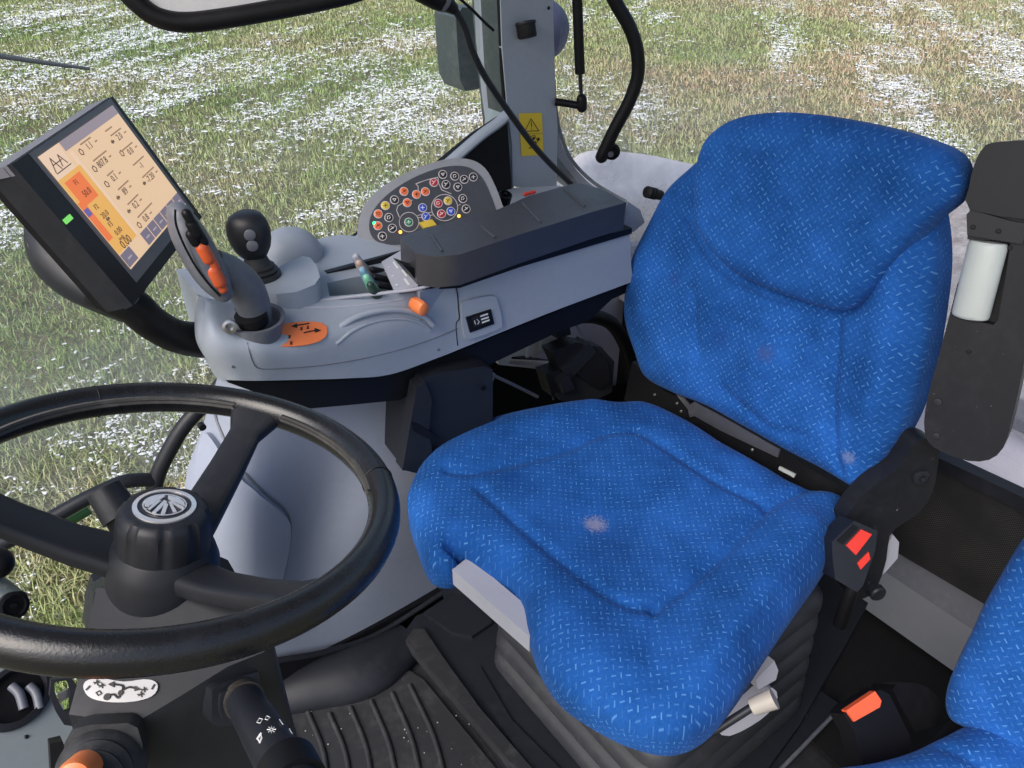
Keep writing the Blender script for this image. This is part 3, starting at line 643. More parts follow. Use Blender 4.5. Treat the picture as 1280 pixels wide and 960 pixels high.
# carpet
def carpet_mat():
    m,t,b=nm('carpet'); tc=t.nodes.new('ShaderNodeTexCoord'); n=N(t,'ShaderNodeTexNoise',_2=700.0,_3=3.0,_4=.8); L(t,tc.outputs['Object'],n.inputs['Vector'])
    n2=N(t,'ShaderNodeTexNoise',_2=8.0,_3=4.0); L(t,tc.outputs['Object'],n2.inputs['Vector'])
    L(t,mixc(t,n2.outputs[0],ramp(t,n.outputs[0],[(.3,(.006,.006,.007)),(.75,(.045,.045,.05))]),(.018,.018,.019)),b.inputs['Base Color']); b.inputs['Roughness'].default_value=1; b.inputs['Specular IOR Level'].default_value=.1
    bp=t.nodes.new('ShaderNodeBump'); bp.inputs['Distance'].default_value=.003; L(t,n.outputs[0],bp.inputs['Height']); L(t,bp.outputs[0],b.inputs['Normal']); return m
CARP=carpet_mat()
P=[Vector(p) for p in((.98,.10,.012),(1.44,.10,.012),(1.44,.62,.012),(1.02,.62,.012))]
tag(poly3('carpet',P,(0,0,-.009),CARP,None,bw=.002),'black felt carpet between the two seats in front of the rear wall','carpet')

# ============================================================ REAR WALL
rw=thing('rear_wall',(1.42,.5,0),'rear cab wall with black mesh panel, grey foot bar and pale window sill','wall')
m,t,b=nm('mesh_cloth'); tc=t.nodes.new('ShaderNodeTexCoord'); sx=t.nodes.new('ShaderNodeSeparateXYZ'); L(t,tc.outputs['Object'],sx.inputs[0])
a=math_(t,'SINE',math_(t,'MULTIPLY',sx.outputs[1],1050.0)); b2=math_(t,'SINE',math_(t,'MULTIPLY',sx.outputs[2],1050.0)); g=math_(t,'MULTIPLY',a,b2)
n=N(t,'ShaderNodeTexNoise',_2=10.0,_3=4.0); L(t,tc.outputs['Object'],n.inputs['Vector'])
br=t.nodes.new('ShaderNodeTexBrick'); 
c=mixc(t,math_(t,'MULTIPLY',ramp(t,g,[(.2,(0,0,0)),(.7,(1,1,1))]),ramp(t,n.outputs[0],[(.35,(.1,.1,.1)),(.65,(1,1,1))])),(.008,.008,.010),(.085,.080,.075)); L(t,c,b.inputs['Base Color']); b.inputs['Roughness'].default_value=.8
MESH=m
box('wall_core',(1.50,.72,.20),(.16,1.40,.44),BLKD,rw)
plate('mesh_panel',[(1136,596),(1150,566),(1300,641),(1300,796),(1110,684)],(1.40,0,0),(-1,0,0),.03,MESH,rw,bw=.004,lift=.018)
plate('mesh_panel_lip',[(1136,580),(1160,566),(1300,632),(1300,652),(1165,584)],(1.40,0,0),(-1,0,0),.03,BLK,rw,bw=.004,lift=.026)
P=[onZ(x,y,.405) for x,y in((1100,535),(1300,637),(1320,575),(1160,505))]
box('window_sill',(1.53,.72,.448),(.26,1.40,.024),plastic('lilac_grey_sill',(.72,.68,.74),.5,dirt=.3,dirtc=(.35,.32,.33)),rw,bw=.008)
gb=bmesh.new(); add_box(gb,(1.385,.52,.085),((0,1,0),(.25,0,.97),(-.97,0,.25)),(.95,.115,.03)); bevel(gb,.008,4); fin('foot_bar',gb,plastic('foot_bar_grey',(.20,.215,.25),.5,dirt=.3,dirtc=(.14,.14,.15)),rw)
gb=bmesh.new(); add_box(gb,(1.408,.52,.165),((0,1,0),(.35,0,.94),(-.94,0,.35)),(.95,.065,.03)); bevel(gb,.005,3); fin('foot_bar_top',gb,GREY2,rw)
box('rear_seal',(1.64,.72,.48),(.03,1.40,.07),BLKD,rw,bw=.008)
# rear right glass
def glass_mat(name,dust_haze=.10,seed=0):
    m=bpy.data.materials.new(name); m.use_nodes=True; t=m.node_tree; t.nodes.clear(); out=t.nodes.new('ShaderNodeOutputMaterial')
    tr=t.nodes.new('ShaderNodeBsdfTransparent'); tr.inputs[0].default_value=(.95,.97,.96,1); gl=t.nodes.new('ShaderNodeBsdfGlossy'); gl.inputs['Roughness'].default_value=.03
    di=t.nodes.new('ShaderNodeBsdfDiffuse'); di.inputs[0].default_value=(.62,.62,.68,1); tl=t.nodes.new('ShaderNodeBsdfTranslucent'); tl.inputs[0].default_value=(.62,.62,.68,1)
    dm=t.nodes.new('ShaderNodeMixShader'); dm.inputs[0].default_value=.5; L(t,di.outputs[0],dm.inputs[1]); L(t,tl.outputs[0],dm.inputs[2])
    lw=t.nodes.new('ShaderNodeLayerWeight'); lw.inputs[0].default_value=.08; mx=t.nodes.new('ShaderNodeMixShader'); L(t,math_(t,'MULTIPLY',lw.outputs['Fresnel'],.35),mx.inputs[0]); L(t,tr.outputs[0],mx.inputs[1]); L(t,gl.outputs[0],mx.inputs[2])
    tc=t.nodes.new('ShaderNodeTexCoord'); n=N(t,'ShaderNodeTexNoise',_2=4.0,_3=7.0,_4=.65); L(t,tc.outputs['Object'],n.inputs['Vector'])
    sx=t.nodes.new('ShaderNodeSeparateXYZ'); L(t,tc.outputs['Object'],sx.inputs[0])
    low=t.nodes.new('ShaderNodeMapRange'); L(t,sx.outputs[2],low.inputs[0]); low.inputs[1].default_value=1.15; low.inputs[2].default_value=.62; low.inputs[3].default_value=.12; low.inputs[4].default_value=1
    f=math_(t,'MULTIPLY',math_(t,'MULTIPLY',ramp(t,n.outputs[0],[(.3,(0,0,0)),(.75,(1,1,1))]),low.outputs[0]),dust_haze)
    m2=t.nodes.new('ShaderNodeMixShader'); L(t,f,m2.inputs[0]); L(t,mx.outputs[0],m2.inputs[1]); L(t,dm.outputs[0],m2.inputs[2]); L(t,m2.outputs[0],out.inputs[0]); return m
GLR=glass_mat('dusty_glass',.75); GLS=glass_mat('hazed_side_glass',.32)  # rear pane: real dust; side pane: painted haze that lightens the field
rg=thing('rear_window',(1.5,.8,.5),'dusty rear window pane behind the blue seats','window')
loft('pane',[[Vector((1.27,1.50,z)) ,Vector((1.40,1.36,z)),Vector((1.50,1.12,z)),Vector((1.54,.7,z)),Vector((1.55,.05,z))] for z in(.50,1.0,1.5,2.05)],GLR,rg,sub=5,th=.005,away=(1,.3,0))
sgw=thing('side_window',(.3,1.5,.5),'clear side window pane beside the monitor and console','window')
poly3('pane',[Vector((-1.0,1.51,.30)),Vector((1.05,1.51,.30)),Vector((1.05,1.51,2.05)),Vector((-1.0,1.51,2.05))],(0,.005,0),GLS,sgw,bw=0)
# handle and strut on the rear window
h=thing('grab_bar',onX(760,190,1.40),'bent black grab bar on the rear window left of the blue headrest','grab bar')
def rwp(px,py): return onP(px,py,(1.40,1.30,0),Vector((.62,.78,0)).normalized())
tube('grip',[rwp(x,y) for x,y in((752,-40),(768,0),(786,32),(796,62),(797,95),(786,128),(768,162),(752,196))],.0155,BLKD,h,seg=18,rnd=True)
NW=-Vector((.62,.78,0)).normalized()
lathe('latch_disc',rwp(765,190)+NW*-.012,NW,[(.020,0),(.020,.012),(.016,.014),(.015,.010),(.009,.010),(.008,.018)],BLKD,h,seg=32)
lathe('latch_disc_hub',rwp(763,191)+NW*.008,NW,[(.007,0),(.007,.006)],STEEL,h,seg=20)
s_=thing('gas_strut',rwp(727,130),'black gas strut hanging behind the grey pillar with a short side arm','strut')
tube('cylinder',[rwp(720,-40),rwp(725,92)],.0115,BLKD,s_,smooth=False,seg=20)
tube('rod',[rwp(725,90),rwp(727,128)],.0045,STEEL if 0 else BLK,s_,smooth=False)
tube('joint',[rwp(727,124),rwp(727.3,134)],.0125,BLKD,s_,smooth=False,rnd=True)
tube('arm',[rwp(694,127),rwp(725,132)],.009,BLKD,s_,smooth=False)
# round blue-grey lamp outside, behind the pillar
r_=thing('round_lamp',onY(700,40,1.9),'round dull blue lamp back seen beside the grey pillar','lamp')
cc=onP(690,40,(0,1.75,0),Vector((0,1,0)))
lathe('shell',cc+Vector((0,.05,0)),(-.2,-1,.3),[(.072,-.04),(.082,-.01),(.080,.015),(.066,.045),(.042,.064),(.012,.072)],plastic('blue_grey_shell',(.10,.11,.20),.7,dirt=.4,dirtc=(.06,.06,.09)),r_,seg=36)
tube('stalk',[cc+Vector((0,.04,0)),cc+Vector((-.05,.06,.2)),cc+Vector((-.08,.06,.4))],.012,BLKD,r_)
# exterior mirror box seen through side glass
em=thing('exterior_mirror',onY(600,60,1.9),'dark green-grey mirror housing outside the side window left of the pillar','mirror')
plate('housing',[(570,22),(578,9),(612,12),(640,20),(640,112),(608,114),(603,110),(582,114),(575,100),(572,60)],(0,1.75,0),(0,-1,0),.10,TEAL,em,bw=.012)
plate('arm',[(604,-40),(616,-40),(636,160),(618,165),(617,150),(606,20)],(0,1.62,0),(0,-1,0),.05,TEAL,em,bw=.006)
plate('clip',[(613,34),(620,30),(621,46),(614,48)],(0,1.60,0),(0,-1,0),.01,WHT,em,bw=.001)
# fender outside
fd=thing('rear_fender',(1.8,1.9,.4),'pale dusty rear wheel fender outside behind the window','fender')
fm=plastic('dusty_lilac_fender',(.82,.76,.80),.8,dirt=.5,dirtc=(.62,.55,.62),grain=60)
loft('shell',[[onZ(690,196,.58)+Vector((0,.0,-.12)),onZ(725,192,.60),onZ(790,191,.60),onZ(860,204,.60),onZ(930,222,.58),onZ(1000,245,.50)],
     [onZ(690,215,.60),onZ(730,215,.63),onZ(790,216,.635),onZ(860,226,.635),onZ(930,244,.62),onZ(1000,275,.55)],
     [onZ(700,250,.60),onZ(740,252,.62),onZ(790,258,.625),onZ(860,268,.62),onZ(930,290,.60),onZ(1000,320,.52)],
     [onZ(700,330,.40),onZ(760,330,.40),onZ(800,340,.40),onZ(850,360,.40),onZ(900,380,.38),onZ(950,400,.30)]],fm,fd,sub=5,th=.02,away=(0,0,-1))

# ============================================================ PILLAR, TRIM, CABLE
pl=thing('cab_pillar',(1.15,1.45,.5),'grey cab pillar with black knob and yellow warning label','pillar')
PO=(0,1.45,0); PN=(0,-1,0)
plate('pillar_face',[(622,-330),(626,0),(628,60),(634,130),(640,180),(641,233),(664,236),(696,232),(697,160),(694,100),(691,0),(688,-330)],PO,PN,.10,PIL,pl,bw=.010)
plate('seal',[(616,-330),(621,0),(625,90),(630,150),(634,160),(632,90),(628,0),(624,-330)],PO,PN,.06,TEAL,pl,bw=.003,lift=-.012)
plate('seal_lip',[(621,-330),(624,0),(628,90),(632,155),(635,155),(630,0),(627,-330)],PO,PN,.008,BLKD,pl,bw=.002,lift=-.004)
plate('pillar_foot',[(634,128),(640,150),(642,235),(616,238),(618,222),(625,190),(628,160)],PO,PN,.07,plastic('pale_teal_trim',(.27,.33,.37),.5,dirt=.2),pl,bw=.006,lift=-.006)
kc=onP(657,30,PO,PN,.0)
kb=lathe('knob',onP(657,31,PO,PN,.012),(0,-.30,-.95),[(.0205,-.004),(.0205,.022),(.019,.026),(.012,.027)],BLKD,pl,seg=60,mod=lambda a,h_:1+.02*math.cos(a*30))
lathe('knob_collar',onP(657,29,PO,PN,.012),(0,-.30,-.95),[(.0225,-.003),(.0235,.0),(.0225,.003)],BLK,pl,seg=36,sx=1.0)
lathe('screw',onP(686,10,PO,PN,.0005),(0,-1,0),[(.004,0),(.003,.001)],BLKD,pl,seg=12)
lb=plate('warning_label',[(649,142),(677.5,141),(679.5,194),(652,195)],PO,PN,.0012,YEL,pl,bw=.0004,lift=.0022,seg=1)
bm=bmesh.new(); pp=lambda x,y:onP(x,y,PO,PN,.0026)
stroke(bm,[pp(663.5,148.5),pp(656,164),pp(673.5,163.5),pp(663.5,148.5)],.0016,PO,PN)
stroke(bm,[pp(664,153),pp(664.3,158.5)],.0018,PO,PN); stroke(bm,[pp(664.4,161),pp(664.5,161.8)],.0018,PO,PN)
for q in((667,173,.004),(673,174,.004),(669,178,.003)): add_lathe(bm,pp(q[0],q[1]),PN,[(q[2],0),(q[2],.0006)],seg=12)
stroke(bm,[pp(661,185),pp(672,184)],.002,PO,PN); stroke(bm,[pp(662,171),pp(668,169),pp(672,176),pp(669,182)],.0013,PO,PN)
stroke(bm,[pp(651,167.5),pp(678.5,167)],.0006,PO,PN)
fin('label_print',bm,BLKP,lb)
# lower rear trim arch right of pillar, dark gap
tr=thing('window_trim',(1.3,1.4,.5),'curved lilac-grey trim sweeping from the pillar foot down behind the armrest','trim')
TO=(0,1.53,0)
plate('arch',[(691,110),(697,160),(705,188),(722,214),(748,238),(780,256),(815,285),(812,300),(760,275),(722,240),(700,222),(692,200)],TO,(0,-1,0),.06,plastic('lilac_trim',(.23,.22,.26),.6,dirt=.3),tr,bw=.008,smooth=2)
plate('arch_seal',[(696,195),(704,205),(722,228),(730,236),(724,240),(700,220)],TO,(0,-1,0),.02,BLKD,tr,bw=.002,lift=.012)
tube('edge_seal',[onP(x,y,TO,(0,-1,0),.0) for x,y in((692,100),(695,140),(702,172),(716,202),(742,228),(775,248),(815,270))],.005,BLKD,tr)
rg2=thing('side_trim',(.9,1.5,.5),'dark curved side trim with grey edge running behind the button panel to the pillar','trim')
plate('dark_side',[(400,335),(430,318),(500,262),(560,205),(600,172),(634,150),(640,240),(600,290),(500,340),(420,350)],(0,1.44,0),PN,.04,BLKD,rg2,bw=.006,lift=0)
tube('grey_edge',[onY(x,y,1.425) for x,y in((405,336),(440,308),(500,257),(562,203),(600,170),(622,154),(634,143))],.010,GREY,rg2,ell=((0,1,0),1.6))
# vertical inner wall seen under the console at the back
iw=thing('inner_side_wall',(.95,1.33,.3),'pale lilac-grey inner wall glimpsed under the console beside the backrest','wall')
poly3('panel',[onY(x,y,1.36) for x,y in((590,350),(690,330),(830,300),(870,420),(870,520),(600,540))],(0,.03,0),plastic('lilac_panel',(.50,.47,.56),.55,dirt=.3,dirtc=(.25,.23,.27)),iw,bw=.004)
# power cable
cb=thing('cable',onY(560,0,1.30),'black cable hanging from the upper edge down across the grey pillar to the armrest','cable')
CP=[onY(x,y,1.33) for x,y in((566,8),(580,32),(590,62),(604,92),(622,120),(642,148),(664,178),(688,205),(712,228),(735,252))]
tube('lead',CP,.0068,BLK,cb,seg=14)
tube('plug',[onY(520,-12,1.33),onY(545,0,1.33),onY(560,6,1.33),onY(568,12,1.33)],[.016,.017,.014,.010],BLKD,cb,seg=20)
tube('plug_ring',[onY(552,1,1.33),onY(556,4,1.33)],.018,GREY2,cb,smooth=False,seg=20)
tube('thin_lead',[onY(570,-6,1.40),onY(590,12,1.40),onY(606,28,1.40),onY(617,38,1.40)],.003,BLKD,cb)

# ============================================================ CONSOLE
cn=thing('armrest_console',(.65,1.1,.6),'grey side console carrying armrest pad, levers and coloured button panel beside the seat','console')
ZT=.872
def top(px,py,z=ZT): return onZ(px,py,z)
# core block
A_=[top(262,384),top(300,384),top(340,383),top(407,378),top(480,370),top(525,364),onY(573,354,1.035),onY(680,322,1.035),onY(786,290,1.035)]
far=[Vector((p.x,1.31-.05*i/8,p.z)) for i,p in enumerate(A_)][::-1]
bm=bmesh.new(); ring=A_+far
a=[bm.verts.new(p) for p in ring]; bots=[bm.verts.new(Vector((p.x,p.y+(.02 if p.y<1.2 else 0),p.z-(.10)))) for p in ring]
bm.faces.new(a); bm.faces.new(bots[::-1])
for i in range(len(ring)): bm.faces.new((a[i],bots[i],bots[(i+1)%len(ring)],a[(i+1)%len(ring)]))
body=fin('console_body',bm,GREY,cn)
cut=poly3('cut',[top(406,336,ZT+.02),top(432,328,ZT+.02),top(503,310,ZT+.02),top(522,348,ZT+.02),top(519,360,ZT+.02),top(480,364,ZT+.02),top(413,371,ZT+.02)],(0,0,-.09),BLKD,None,bw=0); boolean(body,cut)
poly3('pocket_floor',[top(404,334,ZT-.065),top(505,308,ZT-.065),top(526,362,ZT-.065),top(410,374,ZT-.065)],(0,0,-.004),BLKW,cn,bw=0)
tube('pocket_lip',[top(x,y,ZT+.001) for x,y in((396,378),(413,374),(480,366.5),(519,361.5),(540,356))],.0028,GREYL,cn,seg=10)
# near skin
cols=[[onY(252,373,1.19),onY(248,400,1.19),onY(251,435,1.18),onY(272,474,1.17)],
[onY(258,378,1.06),onY(255,402,1.03),onY(258,437,1.02),onY(284,475,1.03)],
[onY(300,383,1.065),onY(300,405,1.02),onY(312,436,.985),onY(318,476,1.0)],
[onY(345,381,1.06),onY(350,404,1.02),onY(362,436,.985),onY(367,475,1.0)],
[onY(407,377,1.045),onY(412,398,1.015),onY(425,424,.99),onY(432,473,1.0)],
[onY(465,372,1.03),onY(470,388,1.012),onY(480,415,.995),onY(488,468,1.005)],
[onY(525,364,1.02),onY(530,382,1.012),onY(540,405,1.008),onY(548,447,1.012)],
[onY(573,354,1.02),onY(575,375,1.015),onY(580,402,1.015),onY(588,431,1.015)],
[onY(680,322,1.02),onY(682,345,1.015),onY(686,366,1.015),onY(692,389,1.015)],
[onY(787,288,1.02),onY(788,308,1.015),onY(789,330,1.015),onY(791,352,1.015)]]
loft('side_skin',cols,GREY,cn,sub=8,th=.02,away=(0,1,0))
# raised moulded arch under the switch and seams
SKO=(0,1.004,0); SKN=(0,-1,.0)
tube('moulded_lip',[onY(x,y,1.003) for x,y in((415,418),(432,404),(452,394),(478,388),(505,388),(530,396),(541,406))],.005,GREY,cn)
tube('seam',[onY(x,y,1.0145) for x,y in((570,358),(572,368),(573,385),(574,398),(570,406),(572,432))],.0011,BLKD,cn,seg=6)
KT=surf([o for o in cn.children if o.name.startswith('side_skin')][0])
def onskin(pts,h=.0): return [cast(KT,x,y)[0]+cast(KT,x,y)[1]*h for x,y in pts]
tube('seam',onskin([(309,428),(312,440),(316,452),(323,460),(345,461),(400,457),(450,449),(500,437),(540,424),(572,411)]),.0011,GREY2,cn,seg=6)
tube('moulded_lip',onskin([(420,430),(440,414),(462,404),(485,399),(508,399),(528,405),(538,413)]),.003,GREY,cn,seg=8)
tube('shelf_edge',onskin([(357,384),(420,384),(470,379),(505,374)]),.0016,GREYL,cn,seg=8)
for q_ in((292,458),(548,437)): lathe('body_screw',onskin([q_])[0],(0,-1,0),[(.0035,-.001),(.003,.0008),(.0015,.0009)],GREY2,cn,seg=12)
# rocker switch recess
RO_=(0,1.008,0)
plate('switch_frame',[(577,386),(582,377),(614,370),(622,376),(628,404),(622,412),(588,424),(580,418)],RO_,SKN,.006,GREY,cn,bw=.003,smooth=2)
rs=plate('rocker_switch',[(583,397),(614,387),(618,405),(588,416)],RO_,SKN,.008,BLKD,cn,bw=.002,lift=.003)
plate('rocker',[(590,398),(610,391),(613,402),(593,409)],RO_,SKN,.006,BLK,rs,bw=.002,lift=.0055)
bm=bmesh.new(); q=lambda x,y:onP(x,y,RO_,SKN,.0058)
stroke(bm,[q(601,395),q(609,392.5)],.003,RO_,SKN); stroke(bm,[q(602,399),q(610,396.5)],.003,RO_,SKN); stroke(bm,[q(603,403),q(611,400)],.003,RO_,SKN)
stroke(bm,[q(593,401),q(594,405)],.0012,RO_,SKN); stroke(bm,[q(596,399),q(599,402),q(597,405)],.0010,RO_,SKN)
fin('switch_print',bm,STK,rs)
# black under rail
plate('under_rail',[(268,455),(290,476),(350,478),(430,476),(490,469),(560,444),(690,392),(795,348),(792,362),(765,374),(735,402),(700,414),(620,452),(600,464),(560,474),(515,492),(500,500),(440,506),(385,511),(365,507),(285,478)],(0,1.035,0),SKN,.16,BLKD,cn,bw=.006)
# armrest pad
p1=onY(520,318,1.0); p2=onY(783,253,1.0); pn=(p2-p1).cross(Vector((0,1,0))); pn=-pn if pn.z<0 else pn; pn.normalize()
pad=[(500,296),(530,286),(575,274),(622,262),(645,252),(660,245),(700,234),(722,228),(752,236),(783,253),(740,265),(650,293),(575,318),(545,321),(520,317)]
plate('armrest_pad',pad,p1,pn,.054,PADM,cn,bw=.017,seg=6)
P0_=p1
for a,b_ in(((539,294),(553,314)),((602,283),(619,297)),((653,254),(676,278)),((705,236),(731,258))):
    A3=onP(*a,p1,pn,.0006); B3=onP(*b_,p1,pn,.0006); tube('pad_rib',[A3,(A3+B3)/2,B3],.0024,PADM,cn,seg=8)
plate('pad_base',[(503,330),(560,350),(650,325),(790,285),(790,292),(650,334),(575,360),(540,362),(520,350)],(0,1.012,0),SKN,.03,BLKD,cn,bw=.002)
# rear end cap right of pad
poly3('rear_block',[onY(785,252,1.06),onY(800,262,1.06),onY(806,278,1.06),onY(792,290,1.06),onY(780,290,1.06)],(0,.12,0),GREY,cn,bw=.006)
# orange knob switch
kO=onP(518,380,SKO,SKN,0)
ks=lathe('orange_switch',kO+Vector((0,.004,0)),(.12,-.8,-.05),[(.012,0),(.0135,.006),(.0135,.020),(.012,.028),(.007,.030)],ORG,cn,seg=10,sx=.85)
# coloured levers
for i,(x0,y0,m_) in enumerate(((445,321,GREYL),(449,329,plastic('beige_cap',(.50,.36,.30),.4)),(453,338,plastic('pale_blue_cap',(.22,.42,.58),.4)),(458,347,plastic('mint_cap',(.22,.55,.38),.4)),(463,356,plastic('dark_green_cap',(.01,.04,.03),.4)))):
    a=onZ(x0,y0,ZT+.018); b_=onZ(x0+7,y0+12,ZT-.005); c_=onZ(x0+18,y0+22,ZT-.045)
    o=tube('spool_lever',[a,b_,c_],[.0062,.0088,.009],m_,cn,seg=16,ell=((0,1,0),1.0),rnd=True)
for (x0,y0,x1,y1) in ((466,337,480,340),(469,346,486,350),(474,356,492,359)):
    tube('small_lever',[top(x0,y0,ZT-.008),top(x1,y1,ZT-.02)],.006,BLKW,cn,smooth=False,rnd=True)
poly3('pocket_wall',[top(405,338,ZT-.003),top(503,312,ZT-.003),top(503,314,ZT-.003),top(409,341,ZT-.003)],(0,0,-.06),BLKW,cn,bw=0)
lp=poly3('label_plate',[top(x,y,ZT+.001) for x,y in((477,327),(503,312),(512,332),(526,350),(522,358),(493,363))],(0,0,-.004),GREYL,cn,bw=.001)
bm=bmesh.new()
for (x,y) in((486,334),(491,345),(496,356)):
    c0=top(x,y,ZT+.0015); add_lathe(bm,c0,(0,0,1),[(.0025,0),(.0025,.0006)],seg=3)
for (x,y) in((492,328),(498,326),(503,338),(506,349)): 
    stroke(bm,[top(x,y,ZT+.001),top(x+5,y+7,ZT+.001)],.0035,None,(0,0,1))
fin('plate_print',bm,[STK],lp)
# joystick block, dome, joystick
poly3('joystick_block',[top(x,y,ZT+.035) for x,y in((326,350),(340,338),(360,328),(378,320),(388,322),(396,332),(400,346),(393,356),(370,365),(345,368),(330,364))],(.0,0,-.05),GREY,cn,bw=.010,seg=4)
dm=onZ(376,333,ZT); dpf=[(.052*math.cos(t_),.058*math.sin(t_)) for t_ in [k_*math.pi/2/10 for k_ in range(11)]]; dpf[-1]=(.001,.058)
lathe('rear_dome',dm+Vector((0,.045,-.004)),(0,0,1),dpf,GREY,cn,seg=48,sx=1.15,u=(0,1,0))
jb=top(325,345,ZT+.035); ja=Vector((-.02,.06,1)).normalized()
js=lathe('joystick',jb,ja,[(.033,-.004),(.033,.004),(.028,.006),(.030,.010),(.025,.013),(.026,.017),(.021,.020),(.019,.026),(.017,.034)],RUB,cn,seg=36)
hp=jb+ja*.034
lathe('joystick_head',hp,ja,[(.014,-.004),(.021,.004),(.027,.014),(.031,.027),(.0325,.042),(.030,.056),(.024,.066),(.014,.071)],BLK,js,seg=36,mod=lambda a,h_:1+.05*math.cos(a*3+1))
dv=(CAM-(hp+ja*.05)).normalized(); dv=Vector((dv.x,dv.y,dv.z*.2)).normalized()
for hh_ in(.044,.027):
    c0=hp+ja*hh_+dv*.0305+Vector((.0,0,0)); lathe('joystick_button',c0,dv,[(.0085,-.004),(.0085,.002),(.007,.003)],GREY2,js,seg=24)
# multifunction lever
cup=onZ(320,402,.872)
lathe('lever_cup',onY(322,412,1.02)+Vector((0,0,-.005)),(0,-.08,1),[(.018,-.035),(.030,-.018),(.036,.006),(.042,.022),(.0425,.027),(.036,.026),(.030,.010),(.02,.004)],GREY2,cn,seg=44)
st_=[(327,432),(332,420),(352,406),(378,402),(400,403),(409,410),(406,422),(388,430),(360,433)]
stick=plate('direction_sticker',st_,(0,1.0,0),(0,-.8,.6),.001,ORS,cn,bw=.0002,lift=0,smooth=3,seg=1)
SO_=onY(370,418,1.0); 
# put sticker on the slanted near ledge
bpy.data.objects.remove(stick)
ln1=onY(350,404,1.02); ln2=onY(362,436,.985); ln3=onY(412,398,1.015); LN=(ln2-ln1).cross(ln3-ln1).normalized(); LN=-LN if LN.y>0 else LN
stick=plate('direction_sticker',st_,ln1,LN,.0016,ORS,cn,bw=.0003,lift=.0045,smooth=3,seg=1)
bm=bmesh.new(); q=lambda x,y:onP(x,y,ln1,LN,.0048)
stroke(bm,[q(370,407),q(386,404.5)],.0018,0,LN); add_prism(bm,[q(364,408),q(371,404.5),q(371.5,410)],LN*.0008)
stroke(bm,[q(380,416),q(394,413)],.0018,0,LN); add_prism(bm,[q(401,413),q(393,410),q(394,416)],LN*.0008)
for x,y in((376,411),(384,409.5),(361,421),(363,429)): stroke(bm,[q(x,y-1.5),q(x+1.5,y+1.5)],.0015,0,LN); stroke(bm,[q(x+1.8,y-1.6),q(x-.5,y+1.6)],.0012,0,LN)
fin('sticker_print',bm,[BLKP],stick)
plate('lever_slot',[(298,424),(310,417),(345,412),(354,407),(356,414),(330,424),(312,432),(300,430)],ln1,LN,.0016,BLKD,cn,bw=.0003,lift=.0042,smooth=2,seg=1)
ml=thing('multifunction_lever',onY(318,392,1.02),'dark grey drive lever with paddle head and orange buttons, left of the black joystick','lever')
LY=1.0
tube('lever_neck',[onY(322,406,1.02),onY(316,380,1.015),onY(305,358,1.005),(onY(288,340,.995)),onY(266,326,.99)],[.0215,.0245,.0255,.022,.017],GREY2,ml,seg=28)
tube('neck_cover',[onY(318,404,1.008),onY(313,392,1.006)],[.0215,.0235],BLKD,ml,seg=28,smooth=False)
hdp=[onY(224,268,.985),onY(231,284,.984),onY(242,305,.982),(onY(256,330,.980)),onY(268,350,.978),onY(277,364,.977)]
hdn=Vector((.75,-.45,.35)).normalized()
hd=tube('lever_head',hdp,[.015,.020,.0225,.0225,.020,.014],GREY2,ml,seg=28,ell=((0,1,.2),1.45),rnd=True)
tube('head_seam',[onY(x,y,.951) for x,y in((219,262),(220,280),(229,304),(244,332),(260,354),(275,370))],.0014,BLKD,ml,seg=6)
for i,(x,y,m_,r0) in enumerate(((236,272,BLKD,.008),(243,286,BLKD,.010),(241,298,BLKD,.008),(252,298,BLKD,.008),(256,316,ORGD,.0115),(266,330,ORGD,.009),(270,345,ORGD,.0125),(276,357,ORGD,.008),(240,281,STEEL,.004),(251,305,STEEL,.004),(262,338,STEEL,.004))):
    p=onY(x,y,.9525); d=(onY(268,350,.978)-onY(242,305,.982)).normalized()
    tube('lever_button',[p-d*r0*.7,p+d*r0*.7],r0*.75,m_,ml,seg=16,smooth=False,rnd=True)
lathe('key_lock',onY(287,407,1.0),(-.3,-.9,.2),[(.010,0),(.010,.008),(.006,.009),(.004,.004)],STEEL,cn,seg=24)

# ---- button panel
PC=Vector(onY(540,262,1.235)); PNN=Vector((-.30,-.74,.58)).normalized()
pn_out=[(449,300),(448,278),(456,256),(472,238),(500,220),(535,205),(565,198),(590,200),(606,210),(617,228),(628,256),(640,300),(560,318),(500,330),(468,316)]
cp=plate('button_panel',pn_out,PC,PNN,.035,plastic('panel_rim_grey',(.27,.28,.31),.5,dirt=.15),cn,bw=.007,smooth=3,seg=4)
pin=[(463,292),(462,275),(470,258),(488,240),(515,223),(545,211),(570,207),(588,210),(602,221),(612,240),(620,262),(626,285),(560,300),(500,306),(474,303)]
cf=plate('panel_face',pin,PC,PNN,.003,plastic('panel_face_dark',(.055,.06,.075),.4,dirt=.05),cp,bw=.0006,lift=.0012,smooth=3,seg=1)
Q=lambda x,y,h=.0018:onP(x,y,PC,PNN,h)
def Z(x,y): return (450+x/6.737,190+y/6.737)
bm=bmesh.new()
def circ(cx,cy,r,n=40): return [Q(cx+r*math.cos(2*math.pi*k/n),cy+r*math.sin(2*math.pi*k/n)) for k in range(n+1)]
stroke(bm,circ(*Z(413,590),12.2),.0012,0,PNN,0); stroke(bm,circ(*Z(712,468),16.4),.0012,0,PNN,0)
stroke(bm,[Q(*Z(a,b_)) for a,b_ in((332,550),(308,490),(318,455),(350,435),(440,405))],.0012,0,PNN,0)
stroke(bm,[Q(*Z(a,b_)) for a,b_ in((490,320),(490,290),(470,268),(560,235),(655,212),(665,270),(690,320),(768,352))],.0012,0,PNN,0)
stroke(bm,[Q(*Z(a,b_)) for a,b_ in((485,535),(605,505))],.0010,0,PNN,0); stroke(bm,[Q(*Z(a,b_)) for a,b_ in((485,555),(615,530))],.0010,0,PNN,0)
